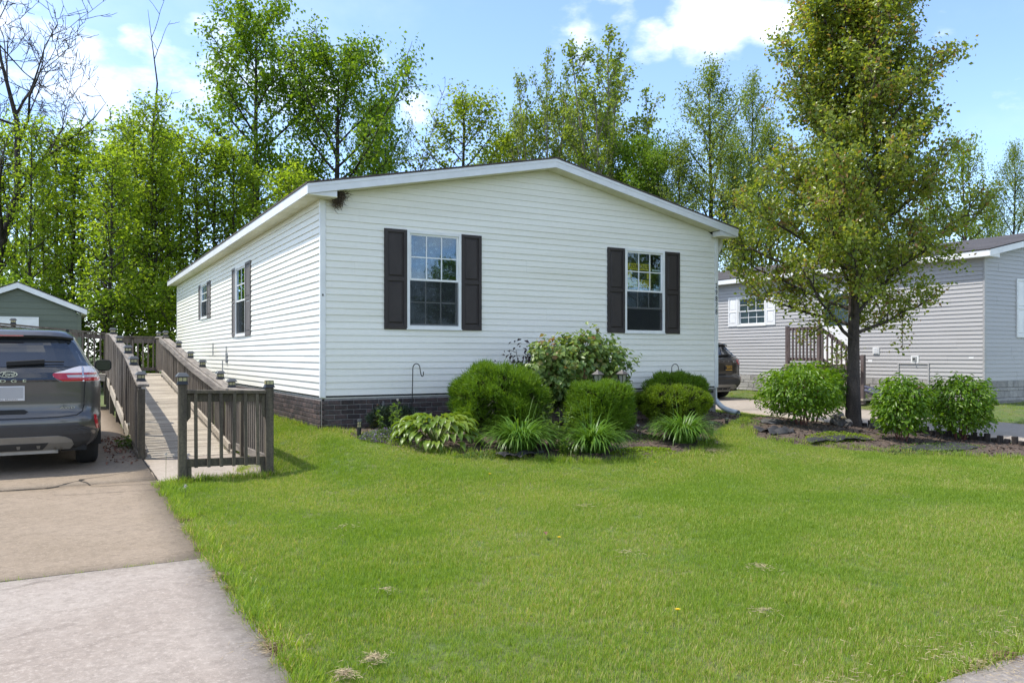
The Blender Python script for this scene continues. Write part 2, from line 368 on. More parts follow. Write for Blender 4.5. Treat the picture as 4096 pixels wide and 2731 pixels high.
MT['brownpaint'] = M('dark_brown_paint', (.085, .062, .060), (.13, .10, .095), rough=.7, scale=(8, 8, 3), objvar=.15)
MT['lampblack'] = flat('lamp_black_plastic', (.018, .018, .019), .4)
MT['lampcap'] = flat('lamp_grey_cap', (.075, .08, .085), .35)
MT['lens'] = flat('lamp_lens', (.42, .38, .20), .25)
MT['iron'] = flat('black_iron', (.012, .012, .013), .5)
MT['bark'] = M('bark', (.085, .068, .055), (.030, .024, .020), rough=.95, scale=(9, 9, 2.2), detail=8, bump=.8, bscale=22, fine=40, fine_amt=.35)
MT['barkdark'] = M('bark_dark', (.050, .040, .033), (.018, .015, .013), rough=.95, scale=(9, 9, 2), detail=8, bump=.8, bscale=22, fine=40, fine_amt=.3)
MT['barkpale'] = M('bark_pale', (.26, .24, .20), (.12, .11, .09), rough=.9, scale=(7, 7, 3), detail=6, bump=.4, bscale=25)
MT['twig'] = flat('twig', (.07, .055, .04), .9)
MT['red_stem'] = flat('red_stem', (.13, .045, .035), .8)
MT['mulch'] = M('bark_mulch', (.050, .036, .028), (.105, .075, .055), rough=.98, scale=(7, 7, 7), fine=55, fine_amt=.55, bump=1.0, bscale=45, world=True)
MT['chip'] = M('wood_chip', (.13, .085, .06), (.055, .038, .03), rough=.95, scale=(20, 20, 20), objvar=.3)
MT['fabric'] = M('weed_fabric', (.020, .019, .021), (.038, .037, .04), rough=.75, scale=(6, 6, 6), fine=200, fine_amt=.2)
MT['soil'] = M('lawn_soil', (.060, .105, .018), (.115, .120, .040), rough=.98, scale=(2.2, 2.2, 2.2), fine=40, fine_amt=.4, world=True)
MT['straw'] = flat('dry_thatch', (.42, .33, .20), .9)
MT['conc_old'] = concrete_mat('old_concrete', (.235, .184, .130), (.272, .215, .157), (.182, .144, .107))
MT['conc_new'] = concrete_mat('pale_concrete', (.285, .238, .198), (.335, .290, .248), (.235, .192, .158))
MT['conc_walk'] = concrete_mat('walk_concrete', (.23, .20, .18), (.28, .255, .235), (.17, .15, .135))
MT['conc_right'] = concrete_mat('drive_concrete', (.32, .275, .225), (.36, .31, .26), (.27, .23, .19))
MT['asphalt'] = M('asphalt', (.05, .05, .052), (.07, .07, .07), rough=.95, scale=(2, 2, 2), fine=150, fine_amt=.4, world=True)
MT['crack'] = flat('crack_dirt', (.035, .028, .02), 1.0); MT['hairline'] = flat('hairline_dirt', (.135, .108, .085), 1.0)
MT['shed'] = siding_mat('sage_siding', (.125, .145, .105), (.09, .108, .08))
MT['greyside'] = siding_mat('grey_vinyl', (.415, .405, .402), (.37, .362, .36))
MT['rooflight'] = M('grey_shingle', (.075, .068, .069), (.042, .038, .039), rough=.95, scale=(1.2, 1.2, 14), fine=30, fine_amt=.35, world=True)
MT['white'] = flat('white_paint', (.82, .82, .82), .4)
MT['silver'] = flat('silver', (.6, .6, .62), .25, metal=1.0)
MT['black'] = flat('matt_black', (.012, .012, .012), .8)

# ================================================================== ground
def sheet(name, us, vs, dz, mat, parent=None, noise=0.0, keep=None, seed=1):
    U, V = np.meshgrid(us, vs); Z = ground(U, V) + dz
    if noise: Z = Z + np.random.default_rng(seed).normal(0, noise, Z.shape)
    n, m = U.shape
    P = np.stack([U, V, Z], -1).reshape(-1, 3)
    i = (np.arange(n - 1)[:, None] * m + np.arange(m - 1)[None, :]).ravel()
    F = np.stack([i, i + 1, i + m + 1, i + m], -1)
    if keep is not None:
        c = P[F].mean(1); F = F[keep(c[:, 0], c[:, 1])]
    return link(name, np_mesh(name, P, None, F, mat, smooth=True), parent)
def axis(a, b, fine_a, fine_b, fs, cs):
    x = [a]
    while x[-1] < b:
        st = fs if fine_a - 1e-6 <= x[-1] < fine_b else cs
        nx = x[-1] + st
        if x[-1] < fine_a < nx: nx = fine_a
        x.append(nx)
    return np.array(x)
far_u = np.concatenate([[-900, -300, -100, -50], axis(-30, 45, -4, 16.5, .2, 1.5), [100, 300, 900]])
far_v = np.concatenate([[-600, -200, -80], axis(-40, 62, -10, 4, .2, 1.5), [100, 300, 1200]])
g = sheet('ground', far_u, far_v, -.03, MT['soil']); tag(g, kind='structure', label='grassy earth that the houses and driveways stand on')
def slab(name, poly_u, v0, v1, mat, dz=0.0, th=.12, parent=None, step=.3, tilt=0.0):
    us = np.linspace(poly_u[0], poly_u[1], max(2, int((poly_u[1] - poly_u[0]) / step) + 1)); vs = np.linspace(v0, v1, max(2, int((v1 - v0) / step) + 1))
    U, V = np.meshgrid(us, vs); Z = ground(U, V) + dz + tilt * (U - us[0])
    n, m = U.shape; P = np.stack([U, V, Z], -1).reshape(-1, 3); Q = P.copy(); Q[:, 2] -= th
    i = (np.arange(n - 1)[:, None] * m + np.arange(m - 1)[None, :]).ravel(); F = np.stack([i, i + 1, i + m + 1, i + m], -1)
    ring = list(range(m)) + [k * m + m - 1 for k in range(1, n)] + [(n - 1) * m + k for k in range(m - 2, -1, -1)] + [k * m for k in range(n - 2, 0, -1)]
    N0 = n * m; S = [(ring[(k + 1) % len(ring)], ring[k], ring[k] + N0, ring[(k + 1) % len(ring)] + N0) for k in range(len(ring))]
    return link(name, np_mesh(name, np.concatenate([P, Q]), None, np.concatenate([F, np.array(S)]), mat), parent)
# left driveway of three concrete slabs
drv = empty('driveway', (0, 0, 0)); tag(drv, 'sandy concrete driveway on the left with a pale near slab', kind='structure')
slab('slab', (-6.6, -2.44), -9.42, -5.66, MT['conc_new'], .006, parent=drv)
slab('slab', (-6.6, -2.44), -5.64, -1.93, MT['conc_old'], .0, parent=drv)
slab('slab', (-6.6, -2.44), -1.905, 9.5, MT['conc_old'], .005, parent=drv)
slab('slab', (-2.425, -1.12), -2.0, -.03, MT['conc_right'], -.004, parent=drv)
def crack(pts, w, parent, dz=.006):
    p = np.array(pts, float); k = len(p); d = np.gradient(p, axis=0); d /= np.linalg.norm(d, axis=1, keepdims=True); nrm = np.stack([-d[:, 1], d[:, 0]], 1)
    rr = np.random.default_rng(int(abs(pts[0][0] * 100))); ww = w * rr.uniform(.4, 1.3, k)
    a = p + nrm * ww[:, None] / 2; b = p - nrm * ww[:, None] / 2
    Pt = np.concatenate([a, b]); Z = ground(Pt[:, 0], Pt[:, 1]) + dz
    i = np.arange(k - 1); F = np.stack([i, i + 1, i + 1 + k, i + k], -1)
    o = link('crack', np_mesh('crack', np.column_stack([Pt, Z]), None, F, MT['hairline' if w < .012 else 'crack']), parent); return o
def wander(p, q, n, amp, seed):
    r = np.random.default_rng(seed); t = np.linspace(0, 1, n)[:, None]; a = np.array(p)[None]; b = np.array(q)[None]
    o = np.cumsum(r.normal(0, amp, (n, 2)), 0); o -= t * o[-1]
    return (a + (b - a) * t + o).tolist()
crack(wander((-5.6, -1.75), (-3.5, -1.98), 14, .03, 3), .045, drv)
crack(wander((-3.5, -1.98), (-3.17, -1.52), 8, .025, 4), .05, drv)
crack(wander((-3.17, -1.52), (-2.45, -1.15), 9, .03, 5), .018, drv)
crack(wander((-3.17, -1.6), (-3.1, -1.98), 6, .02, 6), .03, drv)
crack(wander((-3.1, -2.05), (-2.46, -2.2), 9, .02, 7), .014, drv)
crack(wander((-3.4, -2.35), (-2.46, -2.55), 9, .03, 8), .010, drv)
crack(wander((-5.2, -7.75), (-3.0, -7.05), 26, .022, 9), .004, drv, .012)
crack(wander((-4.4, -7.2), (-3.3, -6.75), 18, .02, 19), .003, drv, .012)
crack(wander((-4.6, -6.2), (-3.3, -5.7), 14, .03, 10), .006, drv, .012)
crack(wander((-4.6, -3.4), (-4.1, -5.4), 14, .03, 12), .006, drv)
crack(wander((-2.432, -1.95), (-2.436, -.1), 10, .004, 13), .02, drv, .002)
crack(wander((-6.5, -5.65), (-2.45, -5.65), 40, .006, 14), .025, drv, .001)
# right driveway
rd = empty('driveway', (0, 0, 0)); tag(rd, 'pale concrete driveway between the white house and the grey house', kind='structure')
for a, b in ((-9.42, -5.2), (-5.18, -1.6), (-1.58, 2.0), (2.02, 6.0), (6.02, 12)):
    slab('slab', (10.45, 14.0), a, b, MT['conc_right'], .0, parent=rd, step=.5)
# street-side pavement
pv = empty('pavement', (0, 0, 0)); tag(pv, 'grey concrete pavement along the street at the near edge of the lawn', kind='structure')
u = -12.0
while u < 24:
    slab('slab', (u, u + 1.49), -10.95, -9.5, MT['conc_walk'], .004, parent=pv, step=.5); u += 1.5
st = sheet('road', axis(-60, 60, 0, 0, 2, 2), np.linspace(-19, -12.6, 6), -.02, MT['asphalt']); tag(st, 'dark asphalt street behind the viewer', kind='structure')

# ================================================================== plants: shared geometry
def leaves_mesh(name, C, Nn, size, mat, aspect=.6, fold=.18, axis_dir=None, rng=None, droop=0.0):
    """each leaf: two triangles folded along the midrib"""
    n = len(C); rng = rng or np.random.default_rng(1)
    Nn = Nn / np.maximum(np.linalg.norm(Nn, axis=1, keepdims=True), 1e-6)
    A = rng.normal(size=(n, 3)) if axis_dir is None else axis_dir + rng.normal(0, .35, (n, 3))
    A = A - (A * Nn).sum(1, keepdims=True) * Nn; A /= np.maximum(np.linalg.norm(A, axis=1, keepdims=True), 1e-6)
    B = np.cross(Nn, A); s = np.asarray(size).reshape(-1, 1) * np.ones((n, 1))
    base = C - A * s * .5; tip = C + A * s * .5 - Nn * s * droop
    l = C + B * s * aspect * .5 + Nn * s * fold; r = C - B * s * aspect * .5 + Nn * s * fold
    V = np.stack([base, l, tip, r], 1).reshape(-1, 3); k = np.arange(n) * 4
    F = np.concatenate([np.stack([k, k + 2, k + 1], 1), np.stack([k, k + 3, k + 2], 1)], 0)
    return np_mesh(name, V, F, None, mat)
def ribbons(name, base, dirh, length, width, arch, mat, seg=5, start_up=1.1, rng=None):
    """arching strap leaves: arch = how far each one bends over (radians)"""
    n = len(base); V = np.zeros((n, seg + 1, 2, 3)); pos = base.copy()
    dirh = dirh / np.linalg.norm(dirh, axis=1, keepdims=True); side = np.stack([-dirh[:, 1], dirh[:, 0], np.zeros(n)], 1)
    for i in range(seg + 1):
        t = i / seg
        w = width * (.55 + .9 * t) * (1 - t ** 3) if t < 1 else width * .02
        w = np.asarray(w).reshape(-1, 1) * np.ones((n, 1))
        V[:, i, 0] = pos + side * w / 2; V[:, i, 1] = pos - side * w / 2
        el = start_up - arch * t ** 1.2
        step = (length / seg)[:, None]
        pos = pos + step * (dirh * np.cos(el)[:, None] + np.array([[0, 0, 1.]]) * np.sin(el)[:, None])
    V = V.reshape(-1, 3); k = (np.arange(n) * (seg + 1) * 2)[:, None] + (np.arange(seg) * 2)[None, :]; k = k.ravel()
    F = np.stack([k, k + 1, k + 3, k + 2], 1)
    return np_mesh(name, V, None, F, mat, smooth=True)
def norm(a): return a / np.maximum(np.linalg.norm(a, axis=-1, keepdims=True), 1e-9)
def gen_tree(name, seed, H, r0, base, R, prof, nlimb, leafmat, barkmat, up=.6, per=26, lsize=.12, cl=.22, sub=6, lean=(0, 0), aspect=.65, updir=.6, trunk_end=.97, wob=.02, leaf_axis=None, dens_lo=1.0, subl=.42, top_twig=True, fold=.18, stems=None, limb=.5, el0=.55):
    """tapered trunk with limbs, side shoots and leaves gathered round the shoots -> (trunk mesh, crown mesh)"""
    rng = np.random.default_rng(seed); paths = []; pts = []
    starts = stems or [(0, 0, 1.0, 0, 0)]
    for (sx, sy, sh, lx, ly) in starts:
        k = 14; t = np.linspace(0, 1, k); h = H * sh
        off = np.cumsum(rng.normal(0, wob * H / k * 2, (k, 2)), 0)
        T = np.stack([sx * .15 + off[:, 0] + (lean[0] + lx) * t ** 1.3 * h, sy * .15 + off[:, 1] + (lean[1] + ly) * t ** 1.3 * h, t * h * trunk_end], 1)
        rr = r0 * sh * (1 - t) ** .8 + .012; rr[0] *= 1.35; rr[1] *= 1.08
        paths.append((T, rr, 8))
        nl = max(6, int(nlimb * sh))
        for i in range(nl):
            f = base + (1 - base) * ((i + rng.uniform(0, .8)) / nl) ** .85; f = min(f, .985)
            p0 = np.array([np.interp(f, t, T[:, j]) for j in range(3)])
            az = i * 2.39996 + rng.uniform(-.5, .5); q = (f - base) / (1 - base)
            ln = R * prof(q) * rng.uniform(.72, 1.12)
            if ln < .15: ln = .15
            el = up * (el0 + (1.15 - el0) * q ** .8) + rng.uniform(-.15, .15)
            m = 6; s = np.linspace(0, 1, m)
            d0 = np.array([math.cos(az) * math.cos(el), math.sin(az) * math.cos(el), math.sin(el)])
            bend = np.array([0, 0, 1.]) * ln * rng.uniform(.02, .22)
            P = p0 + d0 * (ln * s)[:, None] + bend * (s ** 2)[:, None] + np.cumsum(rng.normal(0, .03 * ln, (m, 3)), 0) * s[:, None]
            rl = max(.012, np.interp(f, t, rr) * limb) * (1 - s) ** .7 + .006
            paths.append((P, rl, 5))
            ns = max(2, int(sub * (.5 + ln / R)))
            for j in range(ns):
                g = .25 + .75 * (j + rng.uniform(0, 1)) / ns; g = min(g, 1.0)
                b0 = np.array([np.interp(g, s, P[:, a]) for a in range(3)])
                dd = norm(d0 * .55 + rng.normal(0, .6, 3) + np.array([0, 0, up * .5])); sl = ln * subl * rng.uniform(.5, 1.1) * (1.15 - .5 * g) + .12
                Q = b0 + dd * (sl * np.linspace(0, 1, 4))[:, None] + np.cumsum(rng.normal(0, .05 * sl, (4, 3)), 0)
                paths.append((Q, np.array([.011, .009, .007, .004]) * (1 + R * .25), 3))
                kk = int(per * rng.uniform(.5, 1.4) * (dens_lo + (1 - dens_lo) * min(1, q * 2.2)))
                if kk > 0:
                    w = rng.uniform(.15, 1.08, kk); c = np.stack([np.interp(w, np.linspace(0, 1, 4), Q[:, a]) for a in range(3)], 1)
                    pts.append(c + rng.normal(0, cl, (kk, 3)) * np.array([1, 1, .8]))
    V = []; F = []; o = 0
    for n in (8, 5, 3):
        sel = [(p, r) for p, r, m in paths if m == n]
        if sel:
            v, f = tube_arrays(sel, n); V.append(v); F.append(f + o); o += len(v)
    trunk = np_mesh('trunk', np.concatenate(V), None, np.concatenate(F), barkmat, smooth=True)
    C = np.concatenate(pts); n = len(C)
    cen = np.array([0, 0, H * .55]); outw = norm(C - cen)
    Nn = norm(outw * .5 + np.array([0, 0, updir]) + rng.normal(0, .75, (n, 3)))
    ax = None if leaf_axis is None else np.tile(np.array([leaf_axis], float), (n, 1))
    crown = leaves_mesh('crown', C, Nn, lsize * rng.uniform(.65, 1.3, n), leafmat, aspect=aspect, rng=rng, axis_dir=ax, fold=fold)
    return trunk, crown
def tree(name, meshes, loc, label, group=None, cat='tree', rz=0.0, scale=1.0):
    r = empty(name, loc, rz); r.scale = scale if hasattr(scale, '__len__') else (scale,) * 3
    tag(r, label, cat, group)
    link('trunk', meshes[0], r); link('crown', meshes[1], r)
    return r

# ================================================================== houses
EXPO = 0.1016
def siding(parent, T, a_rng, z0, ncourse, holes, mat, gable=None, expo=EXPO, lip=.015):
    """one plank per course; holes = [(a0,a1,z0,z1)]; gable(z) -> (amin,amax) or None"""
    allh = holes; jr = random.Random(int(z0 * 1000) + ncourse)
    for i in range(ncourse):
        b, t = z0 + i * expo, z0 + (i + 1) * expo
        segs = []; holes = [h for h in allh if h[2] < t and h[3] > b]
        if i % 2 == 0: joints = [jr.uniform(a_rng[0] + .3, a_rng[1] - .3) for _ in range(max(1, int((a_rng[1] - a_rng[0]) / 3.6)))]
        cuts = sorted({a_rng[0], a_rng[1], *[h[0] for h in holes], *[h[1] for h in holes], *(joints if not gable or t < 3.45 else [])})
        for p, q in zip(cuts[:-1], cuts[1:]):
            if q - p < .004: continue
            zz = [(b, t)]
            for h in holes:
                if h[0] <= p + 1e-6 and h[1] >= q - 1e-6:
                    nz = []
                    for x, y in zz:
                        if h[3] <= x or h[2] >= y: nz.append((x, y)); continue
                        if h[2] - x > .004: nz.append((x, h[2]))
                        if y - h[3] > .004: nz.append((h[3], y))
                    zz = nz
            segs += [(p, q, x, y) for x, y in zz]
        m = MB(T); last = None
        for p, q, x, y in segs:
            if last is not None and p - last > .01 and m.v: m.build('siding_plank', mat, parent); m = MB(T)
            last = max(q, last or q)
            pr_ = q; lapo = .0022 * (sum(1 for j_ in joints if j_ <= p + 1e-6) % 2)
            oa = lambda z: .003 + lapo + (lip - .003) * (t - z) / expo
            pl, pr, ql, qr = p, q, p, q
            if gable:
                (ga, gb), (gc, gd) = gable(x), gable(y)
                pl, pr, ql, qr = max(p, ga), min(q, gb), max(p, gc), min(q, gd)
                if pr - pl < .01: continue
                if qr < ql: ql = qr = (ql + qr) / 2
            A = [(pl, oa(x), x), (pr, oa(x), x), (qr, oa(y), y), (ql, oa(y), y)]
            Bk = [(pl, 0.0005, x), (pr, 0.0005, x), (qr, 0.0005, y), (ql, 0.0005, y)]
            m.add(A + Bk, [(0, 1, 2, 3), (1, 0, 4, 5), (3, 2, 6, 7), (2, 1, 5, 6), (0, 3, 7, 4)])
        if m.v: m.build('siding_plank', mat, parent)
def wall_backing(parent, T, a_rng, z_rng, holes, mat, th=.1, gable_top=None, name='wall'):
    m = MB(T)
    za = sorted({z_rng[0], z_rng[1], *[h[2] for h in holes], *[h[3] for h in holes]})
    aa = sorted({a_rng[0], a_rng[1], *[h[0] for h in holes], *[h[1] for h in holes]})
    for x, y in zip(za[:-1], za[1:]):
        run = None
        for p, q in zip(aa[:-1], aa[1:]):
            inside = any(h[0] <= p + 1e-6 and h[1] >= q - 1e-6 and h[2] <= x + 1e-6 and h[3] >= y - 1e-6 for h in holes)
            if not inside: m.box((p, -th, x), (q, 0, y))
    if gable_top:
        zb, apex = gable_top
        m.prism([(a_rng[0], zb), (a_rng[1], zb), ((a_rng[0] + a_rng[1]) / 2, apex)], -th, 0, 1)
    return m.build(name, mat, parent)
def window(parent, T, a0, a1, z0, z1, cols, mats, frame=.045, lower_grid=True, lower_open=0.0, screen=True, glass='glass', rows=2):
    """double-hung vinyl window: frame, two sashes with bars, panes, insect screen"""
    fr = MB(T); o0, o1 = -.06, .034
    fr.box((a0, o0, z0), (a0 + frame, o1, z1)); fr.box((a1 - frame, o0, z0), (a1, o1, z1))
    fr.box((a0 + frame, o0, z1 - frame), (a1 - frame, o1 - .002, z1)); fr.box((a0 + frame, o0, z0), (a1 - frame, o1 - .002, z0 + frame))
    fr.box((a0 - .012, .012, z0 - .02), (a1 + .012, .044, z0 - .001))
    w = fr.build('window', mats['trim'], parent)
    zm = (z0 + z1) / 2 + .004; ia, ib = a0 + frame, a1 - frame; s = .032
    def sash(zb, zt, o, grid, nm='sash'):
        m = MB(T)
        m.box((ia, o, zb), (ia + s, o + .022, zt)); m.box((ib - s, o, zb), (ib, o + .022, zt))
        m.box((ia + s, o, zt - s), (ib - s, o + .0215, zt)); m.box((ia + s, o, zb), (ib - s, o + .0215, zb + s))
        m.build(nm, mats['trim'], w)
        g = MB(T); g.box((ia + s, o + .008, zb + s), (ib - s, o + .011, zt - s)); g.build('pane', mats[glass], w)
        if grid:
            for c in range(1, cols):
                x = ia + s + (ib - ia - 2 * s) * c / cols
                q = MB(T); q.box((x - .009, o + .003, zb + s), (x + .009, o + .0175, zt - s)); q.build('muntin', mats['trim'], w)
            for r in range(1, rows):
                z = zb + s + (zt - zb - 2 * s) * r / rows
                q = MB(T); q.box((ia + s, o + .0035, z - .009), (ib - s, o + .017, z + .009)); q.build('muntin', mats['trim'], w)
    sash(zm - .018, z1 - frame, -.012, True)
    sash(z0 + frame + lower_open, zm + .018 + lower_open, -.045, lower_grid)
    if screen:
        q = MB(T); q.box((ia + .008, .004, z0 + frame + .008), (ib - .008, .006, zm - .02)); q.build('screen', mats['screen'], w)
        q = MB(T); q.box((ia, .002, z0 + frame), (ia + .012, .010, zm - .018)); q.box((ib - .012, .002, z0 + frame), (ib, .010, zm - .018)); q.box((ia + .012, .002, z0 + frame), (ib - .012, .0098, z0 + frame + .012)); q.build('screen_frame', mats['screenframe'], w)
    return w
MT['screenframe'] = flat('screen_frame', (.30, .31, .31), .5)
def shutter(parent, T, a0, a1, z0, z1, mat):
    m = MB(T); r = .052; zm = z0 + (z1 - z0) * .5; o0, o1 = .006, .040
    m.box((a0, o0, z0), (a0 + r, o1, z1)); m.box((a1 - r, o0, z0), (a1, o1, z1))
    for zb, zt in ((z0, z0 + r * 1.5), (zm - r * .55, zm + r * .55), (z1 - r, z1)): m.box((a0 + r, o0, zb), (a1 - r, o1 - .001, zt))
    sh = m.build('shutter', mat, parent, bevel=.003)
    for zb, zt in ((z0 + r * 1.5, zm - r * .55), (zm + r * .55, z1 - r)):
        p = MB(T); p.box((a0 + r, o0, zb), (a1 - r, .020, zt))
        x0, x1, y0, y1 = a0 + r + .02, a1 - r - .02, zb + .02, zt - .02
        p.add([(x0, .020, y0), (x1, .020, y0), (x1, .020, y1), (x0, .020, y1), (x0 + .02, .032, y0 + .02), (x1 - .02, .032, y0 + .02), (x1 - .02, .032, y1 - .02), (x0 + .02, .032, y1 - .02)],
              [(4, 5, 6, 7), (0, 1, 5, 4), (1, 2, 6, 5), (2, 3, 7, 6), (3, 0, 4, 7)])
        p.build('panel', mat, sh)
    return sh
def roof_line(a, W, zt=3.615, sl=.205, ov=.281):
    return zt + sl * ((a + ov) if a <= W / 2 else (W - a + ov))
def house_shell(root, ox, oy, W, L, sid, trim, fascia, soffit, roofm, fr_holes, lf_holes, zs=.497, ncourse=29, back=True):
    zw = zs + ncourse * EXPO; OV = .281; TH = .175
    Tf = lambda a, o, z: (ox + a, oy - o, z)
    Tl = lambda a, o, z: (ox - o, oy + a, z)
    rl = lambda a: roof_line(a, W)
    # gable wall and long wall
    wf = wall_backing(root, Tf, (.0, W), (zs - .04, zw), fr_holes, sid, gable_top=(zw, rl(W / 2) - TH - .02))
    def gab(z):
        if z <= rl(0) - TH: return (.07, W - .07)
        d = (z - (rl(0) - TH)) / .205; return (max(.07, d), min(W - .07, W - d))
    ng = int((rl(W / 2) - TH - zs) / EXPO) + 1
    siding(wf, Tf, (.07, W - .07), zs, ng, fr_holes, sid, gable=gab)
    wl = wall_backing(root, Tl, (.1, L), (zs - .04, zw), lf_holes, sid)
    siding(wl, Tl, (.03, L - .05), zs, ncourse, lf_holes, sid, lip=.021)
    if back:
        m = MB(); m.box((ox + W - .1, oy + .1, zs - .04), (ox + W, oy + L, zw)); m.box((ox + .1, oy + L - .1, zs - .04), (ox + W - .1, oy + L - .001, zw)); m.build('wall', sid, root)
    m = MB(); m.box((ox + .1, oy + .1, .62), (ox + W - .1, oy + L - .1, .70)); m.build('floor', MT['room'], root)
    m = MB(); m.box((ox + .1, oy + 3.4, .70), (ox + W - .1, oy + 3.45, zw)); m.box((ox + 2.9, oy + .1, .70), (ox + 2.95, oy + 3.4, zw)); m.box((ox + 3.2, oy + 3.45, .70), (ox + 3.25, oy + L - .1, zw)); m.box((ox + .1, oy + .1, zw - .01), (ox + W - .1, oy + L - .1, zw + .02)); m.build('inner_wall', MT['room'], root)
    # corner posts
    for a in (0, W):
        m = MB(); e = .022; s = 1 if a == 0 else -1; X = ox + a
        m.box((X - s * e, oy - e, zs - .026), (X + s * .066, oy + .0, zw - .002)); m.box((X - s * e, oy + .0005, zs - .026), (X, oy + .026, zw - .002))
        m.build('corner_post', trim, root, bevel=.004)
    m = MB(); m.box((ox - .022, oy + L - .05, zs - .02), (ox + .03, oy + L + .02, zw)); m.build('corner_post', trim, root)
    # roof
    rid = rl(W / 2); y0, y1 = oy - .30, oy + L + .30
    for sgn in (0, 1):
        m = MB(); X = (lambda a: ox + a) if sgn == 0 else (lambda a: ox + W - a)
        zt = lambda a: rl(a)
        m.prism([(X(-OV - .012), zt(-OV) - .004), (X(W / 2), rid), (X(W / 2), rid - .028), (X(-OV - .012), zt(-OV) - .032)], y0 - .012, y1, 1)
        m.build('roof', roofm, root)
        # rake fascia with a proud drip edge
        f = MB(); f.prism([(X(-OV), zt(-OV) - .033), (X(W / 2), rid - .030), (X(W / 2), rid - TH), (X(-OV), zt(-OV) - TH)], y0, y0 + .022, 1); f.build('fascia', fascia, root)
        f = MB(); f.prism([(X(-OV - .004), zt(-OV) - .033), (X(W / 2), rid - .029), (X(W / 2), rid - .075), (X(-OV - .004), zt(-OV) - .078)], y0 - .006, y0 - .001, 1); f.build('drip_edge', fascia, root)
        # eave fascia
        f = MB(); f.box((X(-OV - .002), y0 + .0225, zt(-OV) - TH - .001), (X(-OV + .020), y1, zt(-OV) - .034)); f.build('fascia', fascia, root)
        # sloping soffit under the rake, in panels
        npan = 14
        for k in range(npan):
            a0, a1 = .18 + (W / 2 - .18) * k / npan, .18 + (W / 2 - .18) * (k + 1) / npan - .006
            z = lambda a: rl(a) - TH
            f = MB(); f.prism([(X(a0), z(a0) + .012), (X(a1), z(a1) + .012), (X(a1), z(a1) + .003), (X(a0), z(a0) + .003)], y0 + .0225, oy + .001, 1); f.build('soffit_panel', soffit, root)
        # flat soffit under the eave
        f = MB(); f.box((X(-OV + .02), oy - .05, zw - .001), (X(-.0), y1, zw + .012)); f.build('soffit', soffit, root)
        # boxed return at the corner
        f = MB(); zb = zt(-OV) - TH
        f.prism([(X(-OV + .021), zb - .001), (X(.16), zb - .001), (X(.16), rl(.16) - TH - .001), (X(-OV + .021), zb + .006)], y0 + .0225, oy - .052, 1); f.build('eave_return', fascia, root)
        f = MB(); f.box((X(-OV + .0215), y0 + .024, zb - .012), (X(.165), oy - .024, zb - .0015)); f.build('soffit', soffit, root)
    return wf, wl, Tf, Tl, zw

# ---- the white house
WH = empty('white_house'); tag(WH, 'long white vinyl-sided house with dark shutters and a low gable front', 'house')
fw = [(1.363, 2.308, 1.53, 3.078), (5.651, 6.596, 1.527, 3.078)]
lw = [(5.50, 6.614, 1.53, 3.045), (10.544, 11.65, 2.11, 3.06)]
wf, wl, Tf, Tl, zw = house_shell(WH, 0, 0, 7.954, 17.0, MT['siding'], MT['trim'], MT['fascia'], MT['soffit'], MT['shingle'], fw, lw)
w = window(WH, Tf, *fw[0], 3, MT); 
q = MB(Tf); q.box((1.40, -.16, 1.56), (2.27, -.155, 3.05)); q.build('curtain', MT['lace'], w)
w2 = window(WH, Tf, *fw[1], 3, MT, lower_open=.40, screen=False)
q = MB(Tf); q.box((5.70, .004, 1.575), (6.55, .006, 2.28)); q.build('screen', MT['screen'], w2)
shutter(WH, Tf, .985, 1.361, 1.512, 3.078, MT['shutter']); shutter(WH, Tf, 2.310, 2.681, 1.514, 3.08, MT['shutter'])
shutter(WH, Tf, 5.259, 5.649, 1.516, 3.070, MT['shutter']); shutter(WH, Tf, 6.598, 6.968, 1.518, 3.075, MT['shutter'])
window(WH, Tl, *lw[0], 2, MT, glass='glassdark', lower_grid=False); window(WH, Tl, *lw[1], 2, MT, glass='glassdark', lower_grid=False)
for a0, a1, z0, z1 in ((4.98, 5.495, 1.514, 3.045), (6.62, 6.99, 1.52, 3.045), (10.03, 10.54, 2.09, 3.05), (11.655, 12.02, 2.11, 3.06)):
    shutter(WH, Tl, a0, a1, z0, z1, MT['shutter2'])
# for-sale sign taped inside the right front window
MT['signyellow'] = flat('sign_yellow', (.85, .62, .04), .5); MT['signblack'] = flat('sign_black', (.012, .012, .012), .4)
sg = empty('sale_sign', (6.06, .022, 2.60)); tag(sg, 'yellow and black FOR SALE sign inside the right front window', 'sign')
m = MB(); m.box((-.36, 0, -.24), (.27, .004, .24)); m.build('board', MT['signblack'], sg)
m = MB(); m.box((-.32, -.004, .095), (.24, -.001, .215)); m.box((-.32, -.004, -.06), (-.215, -.001, .075)); m.box((.14, -.004, -.06), (.24, -.001, .075)); m.box((-.32, -.004, -.225), (.24, -.001, -.085)); m.build('yellow_print', MT['signyellow'], sg)
for s, z, sz in (('FOR SALE', .155, .105), ('MIKE BROWN', -.118, .062), ('734-756-2177', -.188, .066)):
    text('lettering', s, sz, MT['signblack'], sg, (-.04, -.0055, z), (math.pi / 2, 0, 0), .0006)
# house number down the right corner post
for k, ch in enumerate('29878'):
    text('digit', ch, .145, MT['iron'], WH, (7.954 - .033, -.0245, 2.475 - k * .128), (math.pi / 2, 0, 0), .003, sx=.8)
# downspout at the right rear of the front corner
m = MB(); m.tube([(8.17, .12, 3.44), (8.17, .12, 3.30), (8.10, .12, 3.18), (8.01, .10, 3.12), (8.0, .10, 3.0), (8.0, .10, .12)], .045, 8); m.build('downspout', MT['trim'], WH, smooth=True)
